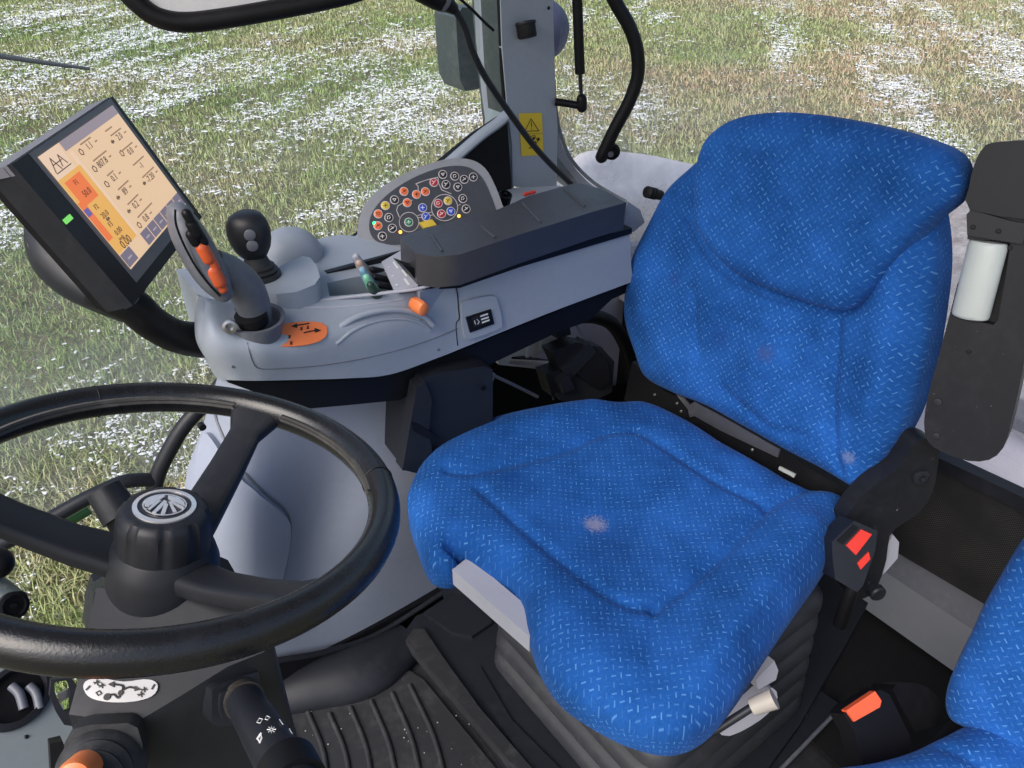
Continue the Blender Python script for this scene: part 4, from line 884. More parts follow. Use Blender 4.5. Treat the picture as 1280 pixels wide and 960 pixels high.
stroke(bm,[Q(*Z(a,b_)) for a,b_ in((820,455),(845,440))],.0010,0,PNN,0)
fin('panel_lines',bm,[PINKW],cp)
BO_=plastic('button_orange',(.80,.16,.05),.4,dirt=.05); BB=plastic('button_blue',(.02,.07,.50),.4,dirt=.05); BR=plastic('button_red',(.42,.02,.035),.4,dirt=.05); BY=plastic('button_yellow',(.66,.48,.06),.4,dirt=.05); BG=plastic('button_green',(.01,.20,.09),.4,dirt=.05); BK=plastic('button_black',(.012,.012,.016),.4,dirt=.05)
btn=[(370,333,BO_),(475,358,BO_),(550,335,BO_),(397,428,BO_),(153,522,BO_),(150,622,BO_),(213,452,BY),(740,412,BY),(290,404,BK),(243,553,BK),(272,643,BK),(188,710,BK),(622,258,BR),(697,190,BK),(797,205,BK),(877,232,BK),(953,212,BK),(724,275,BK),(823,296,BK),(865,393,BK),(893,480,BK),(527,470,BB),(555,545,BB),(765,500,BB),(658,433,BR),(685,522,BR),(410,592,BG)]
x_,y_,_n=basis(PNN)
gl_=[[((-1,-.6),(1,.6)),((-.4,.9),(.5,-.2))],[((-.9,0),(.9,0)),((0,-.9),(0,.9))],[((-.8,-.8),(.8,.8)),((-.8,.8),(.1,0))],[((-.8,.5),(0,-.7)),((0,-.7),(.8,.5)),((-.8,.5),(.8,.5))],[((-.7,-.7),(-.7,.7)),((-.7,.7),(.6,.7)),((0,-.7),(.7,0))]]
for i,(a,b_,m_) in enumerate(btn):
    c0=Q(*Z(a,b_),.0012); bm=bmesh.new(); R_=.0086
    add_lathe(bm,c0,PNN,[(R_,0),(R_,.0012),(R_*.86,.0013)],seg=26,mi=1); add_lathe(bm,c0,PNN,[(R_*.84,0),(R_*.84,.0016),(R_*.75,.0020)],seg=26,mi=0)
    for (s0,s1) in gl_[i%5]:
        A3=c0+x_*s0[0]*R_*.45+y_*s0[1]*R_*.45; B3=c0+x_*s1[0]*R_*.45+y_*s1[1]*R_*.45; stroke(bm,[A3,B3],.0011,0,PNN,.0022,mi=2,th=.0004)
    fin('button',bm,[m_,PINKW,STK if m_ in(BK,BB,BG,BR) else BLKP],cp,norm=True)
plate('yellow_lever_cap',[(524,278),(540,274),(546,281),(530,285)],PC,PNN,.012,BY,cp,bw=.003,lift=.012)
for (a,b_,c_) in((120,600,(.05,1,.3)),(340,675,(1,.45,.05)),(833,540,(1,.45,.05))):
    lathe('indicator_light',Q(*Z(a,b_),.001),PNN,[(.0032,0),(.0032,.0015),(.0015,.0025)],emit('led_%d'%a,c_,2.2),cp,seg=14)
# small parts at the panel's rear foot
lathe('rear_socket',onY(632,243,1.22),(0,-.4,1),[(.014,-.03),(.014,0),(.011,.002),(.010,-.004),(.004,-.004),(.004,.003)],BLKD,cn,seg=24)
bm=bmesh.new(); q=lambda x,y:onY(x,y,1.30)
tube('red_cap',[onY(656,243,1.235),onY(668,240,1.235)],.004,RED,cn,smooth=False,rnd=True)
plate('rear_shelf',[(612,236),(700,232),(730,250),(700,262),(640,275),(610,268)],(0,0,.80),(0,0,1),.02,GREY,cn,bw=.004)
# blue rag / window by the recess
plate('blue_tag',[(451,318),(462,310),(465,314),(455,323)],(0,1.26,0),(0,-.6,.8),.003,plastic('pale_blue',(.30,.38,.75),.5),cn,bw=.0005)

# ============================================================ MONITOR
MC=Vector((.182,1.104,1.097)); MX=Vector((.59,.807,.022)).normalized(); MN=Vector((.728,-.544,.417)).normalized(); MX=(MX-MN*MX.dot(MN)).normalized(); MY=MN.cross(MX)
mo=thing('display_monitor',onY(150,375,1.1),'tilted black touchscreen monitor with a lit orange-beige page on a curved arm','monitor')
def mp_(u,v,h=0): return MC+MX*(u*.21-.105)+MY*(.079-v*.158)+MN*h   # u right, v down in 0..1
bm=bmesh.new(); add_prism(bm,[mp_(-.21,-.055,.004),mp_(1.09,-.055,.004),mp_(1.09,1.19,.004),mp_(-.21,1.19,.004)],-MN*.012); bevel(bm,.003,3); hs=fin('housing',bm,BLK,mo)
def frustum(name,A4,B4,bw,m_):
    bm=bmesh.new(); a=[bm.verts.new(p) for p in A4]; b_=[bm.verts.new(p) for p in B4]; bm.faces.new(a); bm.faces.new(b_[::-1])
    for i in range(4): bm.faces.new((a[i],b_[i],b_[(i+1)%4],a[(i+1)%4]))
    bevel(bm,bw,3); return fin(name,bm,m_,mo)
frustum('top_shell',[mp_(-.212,-.062,-.002),mp_(1.092,-.062,-.002),mp_(1.092,.02,-.002),mp_(-.212,.02,-.002)],[mp_(-.20,-.085,-.032),mp_(1.08,-.085,-.032),mp_(1.08,-.02,-.032),mp_(-.20,-.02,-.032)],.004,plastic('shell_skylit_grey',(.14,.14,.17),.5,dirt=.1))  # skylight on the top face is put into this lighter grey
frustum('side_shell',[mp_(-.207,.0,-.004),mp_(1.088,.0,-.004),mp_(1.088,1.187,-.004),mp_(-.207,1.187,-.004)],[mp_(-.19,.0,-.034),mp_(1.07,.0,-.034),mp_(1.07,1.16,-.034),mp_(-.19,1.16,-.034)],.004,BLK)
bm=bmesh.new(); add_prism(bm,[mp_(-.14,-.06,-.02),mp_(1.02,-.06,-.02),mp_(1.02,1.12,-.02),mp_(-.14,1.12,-.02)],-MN*.030); bevel(bm,.012,3); fin('rear_cover',bm,BLKD,mo)
bm=bmesh.new(); add_prism(bm,[mp_(-.035,-.05,.0045),mp_(1.045,-.05,.0045),mp_(1.045,1.10,.0045),mp_(-.035,1.10,.0045)],-MN*.002); fin('bezel_inner',bm,plastic('bezel_grey',(.16,.16,.18),.4,dirt=.05),mo)
def rect(bm,u0,v0,u1,v1,h,mi=0): add_prism(bm,[mp_(u0,v0,h),mp_(u1,v0,h),mp_(u1,v1,h),mp_(u0,v1,h)],-MN*.0005,mi)
bm=bmesh.new(); rect(bm,0,0,1,1,.0055); sc=fin('screen',bm,emit('screen_beige',(.80,.56,.36),.66,.2),mo)
bm=bmesh.new(); rect(bm,0,.0,.22,.20,.0060,0); rect(bm,.245,0,1,.075,.0060,1); rect(bm,0,.20,.27,.86,.0060,2); rect(bm,.03,.235,.22,.45,.0063,3); rect(bm,0,.40,.06,.74,.0063,3)
for k_ in range(6): rect(bm,.31+k_*.116,.87,.31+k_*.116+.104,.985,.0062,4)
rect(bm,.0,.87,.13,.985,.0062,4); rect(bm,0,.46,.05,.52,.0066,5); rect(bm,.27,.10,.30,.86,.0060,0)
fin('screen_fields',bm,[emit('sc_pale',(.86,.62,.45),.62),emit('sc_bar',(.36,.30,.34),.55),emit('sc_amber',(.85,.46,.12),.62),emit('sc_orange',(.85,.20,.06),.65),emit('sc_key',(.22,.19,.26),.55),emit('sc_blue',(.18,.15,.45),.5)],sc)
bm=bmesh.new()
def T(s,u,v,size): text_bm(bm,s,size,mp_(u,v,.0069),MX,MY,0,0,.00015)
T('F1',.12,.28,.009); T('50.0',.14,.38,.011); T('F2',.12,.50,.009); T('20.0',.14,.58,.010); T('F3',.12,.66,.009); T('0.00',.14,.735,.010); T('km/h',.12,.785,.006); T('0.00',.13,.832,.0155)
for (u,v,s) in((.47,.14,'1.1'),(.47,.29,'807.8'),(.47,.43,'0.1'),(.47,.56,'89'),(.47,.69,'0.2'),(.47,.82,'0.8'),(.82,.22,'2.0'),(.82,.36,'0.0'),(.82,.50,'-1'),(.82,.62,'-7.20')): T(s,u,v+.0,.012)
fin('screen_values',bm,[emit('sc_text',(.12,.07,.06),.4)],sc); bm=bmesh.new()
def sbar(u0,v0,u1,v1,mi=0): rect(bm,u0,v0,u1,v1,.0068,mi)
for (u,v,l) in((.40,.09,.14),(.40,.235,.19),(.42,.38,.09),(.42,.51,.16),(.40,.64,.17),(.40,.765,.24),(.72,.12,.10),(.74,.17,.16),(.74,.31,.17),(.74,.45,.18),(.74,.57,.2)): sbar(u,v,u+l,v+.012,1)
for (u,v) in((.36,.14),(.36,.29),(.36,.43),(.36,.82),(.72,.33)):
    for k_ in range(5): a=k_*1.256; stroke(bm,[mp_(u+.02*math.cos(a),v+.026*math.sin(a),.0066),mp_(u+.02*math.cos(a+1.25),v+.026*math.sin(a+1.25),.0066)],.0010,0,MN,0)
for p in(((.03,.15),(.07,.05),(.10,.15)),((.03,.16),(.20,.16)),((.12,.14),(.15,.06),(.18,.14)),((.05,.10),(.15,.10))): stroke(bm,[mp_(a,b_,.0066) for a,b_ in p],.0011,0,MN,0)
for (u,v) in((.55,.14),(.57,.29),(.54,.43),(.54,.56),(.54,.69),(.54,.82),(.90,.22),(.90,.36),(.92,.62)): sbar(u,v-.006,u+.03,v+.006,1)
for (u,v) in((.35,.56),(.35,.69),(.70,.22),(.70,.62),(.12,.62)): sbar(u,v-.01,u+.035,v+.008,0); sbar(u+.008,v-.02,u+.02,v+.016,1)
for k_ in range(6): sbar(.335+k_*.116,.925,.385+k_*.116,.937,2)
sbar(.04,.925,.09,.937,2)
fin('screen_marks',bm,[emit('sc_text1',(.12,.07,.06),.4),emit('sc_text2',(.42,.27,.17),.5),emit('sc_text3',(.50,.45,.5),.5)],sc)
g0=onP(85,274,MC,MN,.005); bm=bmesh.new(); add_box(bm,g0,(MX,MY,MN),(.016,.006,.002)); bevel(bm,.0012); fin('power_key',bm,emit('green_key',(.18,.62,.12),.8),mo)
# mount arm
mz=1.16
tube('mount_arm',[onY(268,425,1.13),onY(240,424,1.12),onY(215,418,1.11),onY(188,402,1.10),onY(165,382,1.10),onY(140,372,1.11),onY(118,368,1.13)],[.030,.027,.025,.025,.026,.025,.02],BLKD,mo,seg=26)
tube('mount_yoke',[dep(74,296,1.15),dep(82,322,1.14),dep(100,346,1.13),dep(128,366,1.12),dep(160,380,1.12)],[.046,.046,.038,.030,.028],BLK,mo,seg=30,rnd=True)
tube('yoke_lip',[dep(128,352,1.08),dep(150,366,1.07),dep(172,366,1.07),dep(178,356,1.08)],.006,BLKD,mo,seg=10)
kc=dep(62,322,1.10)
lathe('clamp_knob',dep(66,312,1.14),Vector((-.75,.3,-.12)),[(.036,-.05),(.036,.0),(.030,.006),(.030,.02),(.024,.024)],BLK,mo,seg=48,mod=lambda a,h_:1+(.06*(1 if math.cos(a*8)>.3 else 0) if h_>.003 else 0))
tube('cable_loop',[onY(142,378,1.09),onY(158,382,1.07),onY(170,374,1.06),onY(172,364,1.07)],.003,GREY2,mo,seg=8)

# ============================================================ UNDER CONSOLE
ub=thing('support_bracket',(.56,1.0,.4),'black moulded support housing under the console left of the seat cushion','bracket')
plate('housing',[(521,486),(528,474),(548,466),(580,462),(606,458),(616,462),(616,580),(570,600),(540,596),(506,588)],(0,1.065,0),(-.1,-1,0),.12,BLK,ub,bw=.028,seg=6)
plate('housing_side',[(503,588),(521,484),(532,478),(540,500),(536,540),(546,596),(540,598),(524,590)],(0,1.06,0),(-.1,-1,0),.03,GREY2 if 0 else BLK,ub,bw=.006,lift=.006)
plate('slot',[(514,528),(522,530),(548,546),(546,551),(530,546),(516,538)],(0,1.06,0),(-.1,-1,0),.004,BLKD,ub,bw=.001,lift=.008)
lathe('clip_hole',onP(604,485,(0,1.06,0),(-.1,-1,0),.006),(-.1,-1,0),[(.006,0),(.006,.002),(.004,.002),(.004,-.001)],BLKD,ub,seg=16)
wb=thing('cast_bracket',(.8,1.2,.5),'dirty white cast bracket wedged under the console rail','bracket')
plate('casting',[(622,452),(628,440),(660,424),(695,412),(697,440),(672,441),(668,448),(660,444),(640,446),(636,455),(700,458),(680,462),(624,456)],(0,1.20,0),SKN,.03,BRK,wb,bw=.003)
for x in((658,425),(675,418)): plate('rib',[x,(x[0]+3,x[1]-1),(x[0]+3,x[1]+22),(x[0],x[1]+22)],(0,1.20,0),SKN,.004,WHT,wb,bw=.0006,lift=.004)
plate('casting_recess',[(661,424),(674,420),(674,444),(661,444)],(0,1.20,0),SKN,.002,BRK,wb,bw=.0005,lift=.001)
plate('back_plate',[(600,440),(700,455),(725,470),(730,530),(600,560)],(0,1.26,0),SKN,.02,BLKD,wb)
wh=thing('wiring_connector',(.95,1.1,.4),'black connector blocks and wiring under the console behind the seat cushion','connector')
def bl(name,pts,y,m_=BLK,bw=.004,th=.05,lift=0,par=None): return plate(name,pts,(0,y,0),(-.2,-1,.2),th,m_,par or wh,bw=bw,lift=lift)
bl('connector_block',[(700,458),(728,430),(752,434),(768,452),(765,490),(735,505),(700,500),(692,478)],1.16)
bl('connector_cover',[(702,462),(736,428),(746,440),(712,476)],1.14,BLKW)
bl('connector_cover',[(724,470),(750,440),(760,450),(762,478),(748,488)],1.13,BLKD)
bl('connector_latch',[(700,478),(712,470),(718,486),(705,492)],1.12,BLKW)
bl('terminal',[(695,412),(712,408),(714,418),(698,424)],1.18,BLKD)
for a in([(682,468),(700,462),(706,478),(690,496)],[(690,440),(720,428),(740,432),(700,462)]): bl('clip',a,1.15,BLKD)
tube('wire',[onY(614,468,1.12),onY(640,480,1.10),onY(672,496,1.09)],.004,GREY2,wh,seg=8)
tube('wire',[onY(720,405,1.17),onY(728,420,1.15),onY(736,430,1.13),onY(752,438,1.13)],.0035,GREY2,wh,seg=8)
tube('wire',[onY(686,470,1.12),onY(690,485,1.10),onY(692,500,1.08)],.003,BLK,wh,seg=8)
bm=bmesh.new(); add_lathe(bm,onY(710,474,1.10),(0,-1,.3),[(.003,0),(.003,.003)],seg=10); fin('pin',bm,WHT,wh)
hz=thing('corrugated_hose',(.98,1.2,.5),'black corrugated hose bending behind the backrest below the console','hose')
P=cr([onY(x,y,1.22) for x,y in((725,395),(745,396),(765,405),(780,428),(788,455),(792,490))],14)
rr=[.0165+.0018*(i%2) for i in range(len(P))]
bm=bmesh.new(); add_tube(bm,P,rr,smooth=False,seg=22); fin('tube',bm,BLKD,hz,ang=80)
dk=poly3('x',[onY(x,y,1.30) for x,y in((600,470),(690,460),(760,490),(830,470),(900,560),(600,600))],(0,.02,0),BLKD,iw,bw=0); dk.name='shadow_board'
rk=thing('ribbed_knob',onY(813,241,1.2),'small black ribbed knob poking out between console and backrest','knob')
P=[onY(809,240,1.22),onY(834,246,1.22)]
lathe('grip',P[0],(P[1]-P[0]),[(.010,-.002),(.014,.0),(.014,.006),(.0115,.007),(.0115,.010),(.014,.011),(.014,.017),(.0115,.018),(.0115,.021),(.014,.022),(.014,.03),(.012,.031),(.012,.05)],BLKD,rk,seg=24)

# ============================================================ STEERING WHEEL
WC=Vector((.064,.600,.982)); th_,ph_=.267,.12
WN=Vector((math.sin(th_)*math.cos(ph_),math.sin(th_)*math.sin(ph_),math.cos(th_)))
wx,wy,_=basis(WN,(0,1,0)); # wx horizontal-ish
sw=thing('steering_wheel',WC-WN*.1,'black leather steering wheel with three spokes and a round emblem on its hub','steering wheel')
def wp(r_,a,h=0): return WC+wx*(r_*math.cos(a))+wy*(r_*math.sin(a))+WN*h
RR=.195
bm=bmesh.new(); nseg=120; ns=24; rings=[]
for i in range(nseg):
    a=2*math.pi*i/nseg; ring=[]
    er=wx*math.cos(a)+wy*math.sin(a)
    for k in range(ns):
        b_=2*math.pi*k/ns; rx,ry=.0150,.0168
        ring.append(bm.verts.new(WC+er*(RR+rx*math.cos(b_))+WN*(ry*math.sin(b_))))
    rings.append(ring)
for i in range(nseg):
    for k in range(ns): bm.faces.new((rings[i][k],rings[(i+1)%nseg][k],rings[(i+1)%nseg][(k+1)%ns],rings[i][(k+1)%ns]))
rim=fin('rim',bm,LEATH,sw,ang=80)
def ang_of(px,py):
    p=onP(px,py,WC,WN); d=p-WC; return math.atan2(d.dot(wy),d.dot(wx))
# stitched inner band over the far arc (lacing)
def band(a0,a1,n_):
    bm=bmesh.new()
    for i in range(n_):
        a=a0+(a1-a0)*i/n_; er=wx*math.cos(a)+wy*math.sin(a); tn=er.cross(WN)
        for s in(-1,1):
            c0=WC+er*(RR-.0148)+WN*(.0040+s*.0022); add_box(bm,c0,((tn+WN*s*1.1).normalized(),(WN-tn*s*1.1).normalized(),er),(.0046,.0012,.0030))
    return fin('stitching',bm,plastic('stitch',(.07,.068,.068),.6),rim)
aA,aB=ang_of(-60,560),ang_of(300,500)
band(min(aA,aB),max(aA,aB),150) if abs(aA-aB)<math.pi else band(max(aA,aB),min(aA,aB)+2*math.pi,150)
aA,aB=ang_of(345,530),ang_of(480,620)
d_=(aB-aA+math.pi)%(2*math.pi)-math.pi; band(aA,aA+d_,70)
# rim joints
for q in((505,600),(118,498)):
    a=ang_of(*q); er=wx*math.cos(a)+wy*math.sin(a); tn=er.cross(WN); bm=bmesh.new()
    for k in range(24):
        b0_=2*math.pi*k/24; b1_=2*math.pi*(k+1)/24
        A3=WC+er*(RR+.0152*math.cos(b0_))+WN*(.0170*math.sin(b0_)); B3=WC+er*(RR+.0152*math.cos(b1_))+WN*(.0170*math.sin(b1_)); add_tube(bm,[A3,B3],.0007,seg=6,smooth=False)
    fin('rim_joint',bm,BLKD,rim)
HB_=onP(208,735,WC,WN,-.045); hub=WC-WN*.05
# spokes: directions by where they meet the rim
def spoke(px,py,w0,w1,flare=0):
    a=ang_of(px,py); er=wx*math.cos(a)+wy*math.sin(a); tn=er.cross(WN).normalized()
    pts=[]
    P_=[(.035,-.072),(.075,-.060),(.12,-.040),(.16,-.018),(RR-.008,-.003)]; Wd=[w0*1.15,w0*.98,(w0+w1)/2,w1*1.05,w1*1.9]; Th=[.011,.011,.010,.009,.011]
    bm=bmesh.new(); rg_=[]
    for (r_,h_),w_,t_ in zip(P_,Wd,Th):
        c0=WC+er*r_+WN*h_; q=[]
        for k in range(16):
            b_=2*math.pi*k/16; cx=math.copysign(abs(math.cos(b_))**.45,math.cos(b_)); sy=math.copysign(abs(math.sin(b_))**.6,math.sin(b_)); q.append(bm.verts.new(c0+tn*w_*cx+WN*t_*sy))
        rg_.append(q)
    for i in range(len(rg_)-1):
        for k in range(16): bm.faces.new((rg_[i][k],rg_[i][(k+1)%16],rg_[i+1][(k+1)%16],rg_[i+1][k]))
    bm.faces.new(rg_[0][::-1]); bm.faces.new(rg_[-1]); return fin('spoke',bm,BLK,sw,ang=60)
spoke(330,505,.021,.016); spoke(-95,598,.022,.019); spoke(402,748,.0185,.016)
lathe('hub_base',WC-WN*.104,WN,[(.042,-.02),(.049,-.005),(.050,.015),(.049,.034),(.045,.046),(.041,.052)],BLK,sw,seg=48)
ncap=lathe('hub_cap',WC-WN*.051,WN,[(.041,-.006),(.0415,.006),(.0405,.022),(.0395,.030),(.036,.036),(.031,.038)],BLK,sw,seg=96,mod=lambda a,h_:1-(.055*max(0,min(1,(math.cos(a*9+.6)-.55)*4)) if h_>.0 else 0))
ec=WC-WN*.0125
lathe('emblem_ring',ec,WN,[(.0265,-.001),(.0265,.001),(.0225,.0016),(.0225,.0006)],CHR,ncap,seg=48,cap=False)
lathe('emblem_disc',ec,WN,[(.0225,-.001),(.0225,.0005)],flat('emblem_dark',(.05,.05,.06),.25,.6),ncap,seg=48)
bm=bmesh.new()
ex=RT-WN*RT.dot(WN); ex.normalize(); ey=WN.cross(ex)
E=lambda a,b_:ec+ex*a*.0225+ey*b_*.0225+WN*.001
def ep(*p): add_prism(bm,[E(*q) for q in p],WN*.0012)
n_=40; add_ring=[E(.80*math.cos(2*math.pi*k/n_),.72*math.sin(2*math.pi*k/n_)) for k in range(n_+1)]; stroke(bm,add_ring,.0012,0,WN,.0006)
ep((-.80,-.02),(-.62,.42),(-.30,.60),(-.20,.58),(-.34,.10),(-.50,-.30),(-.66,-.30)); ep((-.12,.62),(.30,.62),(.62,.36),(.75,.12),(.20,.30),(-.05,.44))
ep((-.14,.28),(.02,.20),(-.08,-.66),(-.22,-.64)); ep((.06,.22),(.22,.14),(.62,-.36),(.52,-.46)); ep((.10,.30),(.76,.02),(.78,-.14),(.16,.18)); ep((-.05,.10),(.12,.05),(.26,-.62),(.12,-.68)); ep((-.36,.16),(-.22,.22),(-.36,-.52),(-.46,-.44))
fin('emblem_leaf',bm,[CHR],ncap)

# ============================================================ STEERING COLUMN
sc_=thing('steering_column',dep(200,900,.7),'black steering column housing under the wheel with a printed silver label','steering column')
CPN=Vector((-.20,-.38,.90)).normalized(); CPO=dep(130,899,.64)
R0=[onP(x,y,CPO,CPN) for x,y in((99,846),(86,893),(130,899),(177,899),(232,866),(285,833),(330,815),(341,800))]
back=[onP(325,735,CPO,CPN),onP(120,735,CPO,CPN)]
bm=bmesh.new(); ring=R0+back
a=[bm.verts.new(p) for p in ring]; mid_=[bm.verts.new(p+Vector((-.004,-.006,-.03)) if i<8 else p+Vector((0,0,-.03))) for i,p in enumerate(ring)]; bt=[bm.verts.new(p+Vector((.0,.02,-.36))) for p in ring]
bm.faces.new(a); bm.faces.new(bt[::-1]); n_=len(ring)
for i in range(n_): bm.faces.new((a[i],mid_[i],mid_[(i+1)%n_],a[(i+1)%n_])); bm.faces.new((mid_[i],bt[i],bt[(i+1)%n_],mid_[(i+1)%n_]))
bevel(bm,.011,4,25); fin('column_housing',bm,BLK,sc_,ang=50)
tube('column_neck',[WC-WN*.09,WC-WN*.16,WC-WN*.24],[.046,.055,.06],BLK,sc_,seg=36)
pa,pb,pc=R0[1],R0[3],back[1]; LNc=CPN
lbp=[(104,858),(110,850),(128,848),(155,852),(180,849),(194,852),(197,860),(190,870),(172,876),(148,878),(125,876),(110,870)]
sl2=plate('column_label',lbp,pa,LNc,.0015,SILV,sc_,bw=.0004,lift=.0022,smooth=3,seg=1)
bm=bmesh.new(); q=lambda x,y:onP(x,y,pa,LNc,.0026)
stroke(bm,cr([q(134,871),q(142,868),q(148,872),q(152,865),q(154,858),q(148,856),q(140,855)],4),.0016,0,LNc,.0003); stroke(bm,cr([q(154,862),q(162,859),q(172,861)],4),.0016,0,LNc,.0003)
add_prism(bm,[q(135,855.5),q(143,851.5),q(143,859.5)],LNc*.0007); add_prism(bm,[q(177,862),q(169,857.5),q(168,864)],LNc*.0007); add_lathe(bm,q(134,871),LNc,[(.0028,0),(.0028,.0008)],seg=16); add_lathe(bm,q(151,866),LNc,[(.0022,0),(.0022,.0008)],seg=16)
for (cx_,cy_) in((121,853),(127,857),(180,862),(176,868)): stroke(bm,[q(cx_-4,cy_),q(cx_+4,cy_)],.0008,0,LNc,.0003); stroke(bm,[q(cx_,cy_-3),q(cx_+1,cy_+3)],.0007,0,LNc,.0003); stroke(bm,[q(cx_-3,cy_+2),q(cx_+3,cy_-2)],.0006,0,LNc,.0003)
stroke(bm,[q(120,866),q(124,863.5),q(127,867),q(123,869.5),q(120,866)],.0007,0,LNc,.0003); stroke(bm,[q(108,862),q(112,858)],.0013,0,LNc,.0003); stroke(bm,[q(190,861),q(193,856)],.0013,0,LNc,.0003)
fin('label_print',bm,[BLKP],sl2)
# gaiter lever bottom left with orange top
gt=lathe('gaiter',dep(118,972,.60),Vector((-.25,-.75,.62)),[(.033,-.03),(.032,-.012),(.027,-.006),(.028,.0),(.023,.006),(.024,.011),(.018,.016),(.016,.024)],RUB,sc_,seg=40)
fr_=plate('gaiter_frame',[(80,930),(90,912),(112,906),(160,904),(172,910),(178,930),(180,1000),(80,1000)],dep(120,930,.615),Vector((-.25,-.8,.5)),.02,RUB,sc_,bw=.005,seg=2)
lathe('orange_cap',dep(94,972,.565),Vector((-.3,-.7,.65)),[(.013,-.02),(.0135,0),(.012,.005),(.006,.007)],ORG,sc_,seg=32)
# stalk boss + stalk
PB=dep(298,868,.665); NB_=Vector((.15,-.80,.45)).normalized()
plate('stalk_boss',[(265,868),(268,859),(290,850),(318,841),(325,846),(326,890),(318,898),(280,908),(268,906),(265,898)],PB,NB_,.03,BLK,sc_,bw=.006,seg=3,smooth=2)
plate('stalk_boss_inner',[(275,874),(281,864),(305,855),(319,853),(321,885),(300,898),(279,900)],PB,NB_,.03,BLK,sc_,bw=.005,lift=.005,seg=3,smooth=2)
tube('housing_seam',[onP(x,y,CPO-Vector((0,.02,.035)),Vector((-.1,-.95,.3)).normalized()) for x,y in((182,925),(205,912),(232,893),(262,876))],.0012,GREY2,sc_,seg=6)
s0=dep(303,872,.665); s1=dep(330,918,.600); s2=dep(352,955,.560); s3=dep(385,1010,.51)
stk=tube('light_stalk',[s0,s1,s2,s3],[.0150,.0165,.0175,.019],BLK,sc_,seg=32,smooth=False)
tube('stalk_collar',[s0,s0.lerp(s1,.12)],[.0165,.017],plastic('brass_worn',(.045,.04,.033),.5,dirt=.5),stk,seg=32,smooth=False)
tube('stalk_ring',[dep(358,957,.552),dep(372,985,.53)],.0215,BLKD,stk,seg=32,smooth=False)
bm=bmesh.new()
def sp(px,py,h=.0008): # point on stalk surface facing the camera
    ax=(s2-s1).normalized(); r0=ray(px,py).normalized(); 
    # closest approach to axis, then back off by the radius
    w0=CAM-s1; a_=r0.dot(r0); b_=r0.dot(ax); c_=1; d_=r0.dot(w0); e_=ax.dot(w0); den=a_*c_-b_*b_; tt=(b_*e_-c_*d_)/den; ss=(a_*e_-b_*d_)/den
    pc_=s1+ax*ss; pr=CAM+r0*tt; off=(pr-pc_).length; R_=.0172; 
    back_=math.sqrt(max(0,R_*R_-off*off))/math.sqrt(1-b_*b_); p=pr-r0*back_; nrm=(p-pc_).normalized(); return p+nrm*h,nrm
def sstroke(P_,w):
    for a0,b0_ in zip(P_[:-1],P_[1:]):
        A3,n1_=sp(*a0); B3,n2_=sp(*b0_); stroke(bm,[A3,B3],w,0,(n1_+n2_),0)
sstroke([(321,903),(324,898),(328,899),(325,904),(321,903)],.0008); sstroke([(331,899),(333,895),(337,897),(334,900),(331,899)],.0008)
for k_ in range(8):
    a=k_*math.pi/4; sstroke([(339+2.2*math.cos(a),912+2.0*math.sin(a)),(339+5*math.cos(a),912+4.4*math.sin(a))],.0007)
sstroke([(337,912),(339,910),(341,912),(339,914),(337,912)],.0008)
sstroke([(322,923),(326,917),(327,922),(325,928),(322,923)],.0016); sstroke([(349,900),(353,906)],.0009); sstroke([(361,912),(364,917)],.0012)
sstroke([(347,940),(350,944)],.0012)
fin('stalk_print',bm,[STK],stk)
# tilt lever: black cylinder left behind the hub
tube('tilt_knob',[dep(130,612,.80),dep(152,646,.80)],[.0175,.0195],BLK,sc_,seg=30,smooth=False,rnd=False)
tube('tilt_knob_collar',[dep(148,640,.80),dep(165,665,.81)],[.016,.018],BLKD,sc_,seg=30,smooth=False)
# wedge shaped shroud right of hub
plate('shroud',[(262,690),(285,700),(305,735),(318,760),(260,780),(180,790),(112,786),(118,740),(150,720)],dep(230,760,.80),Vector((.1,-.8,.5)),.05,BLK,sc_,bw=.01)

# lower left dash, vent, bracket, lever
ds=thing('dashboard_panel',dep(40,920,.85),'grey dashboard corner panel with a round black air vent, bottom left','dashboard')
DN=Vector((.35,-.45,.82)).normalized(); DO=dep(30,900,.80)
plate('dash_shell',[(-60,820),(10,838),(60,860),(90,905),(105,960),(110,1010),(-60,1010)],DO,DN,.08,plastic('teal_grey_dash',(.20,.23,.25),.5,dirt=.2),ds,bw=.01,smooth=2)
ve=lathe('air_vent',onP(20,871,DO,DN,.0),DN,[(.026,-.01),(.030,.003),(.029,.006),(.024,.007),(.022,.0),(.021,-.012)],BLK,ds,seg=48,sx=1.3)
lathe('vent_bowl',onP(20,871,DO,DN,.0005),DN,[(.0225,0),(.019,.0005)],BLKD,ve,seg=32,sx=1.3)
for (x0,x1) in((14,30),(36,50)):
    tube('vent_slat',[onP(x0,857,DO,DN,.004),onP((x0+x1)/2+2,867,DO,DN,.005),onP(x1,886,DO,DN,.003)],.0048,GREY2,ve,seg=10)
lathe('screw',onP(33,921,DO,DN,.001),DN,[(.0022,0),(.001,.001)],BLKD,ds,seg=8)
br=thing('column_bracket',dep(75,880,.74),'small black loop bracket between the air vent and the steering column','bracket')
bp_=[(64,850),(88,846),(96,856),(98,900),(92,908),(80,906),(70,890),(62,870)]
bo_=dep(80,878,.745); bn_=Vector((.1,-.8,.55)).normalized(); o1=plate('loop',bp_,bo_,bn_,.012,BLK,br,bw=.003)
cut=plate('cut',[(71,858),(86,855),(90,864),(91,893),(84,896),(78,886),(70,868)],bo_,bn_,.05,BLK,None,bw=0,lift=.02); boolean(o1,cut)
plate('buckle_plate',[(72,868),(92,858),(94,866),(76,878)],bo_,bn_,.006,STEEL,br,bw=.001,lift=-.02)
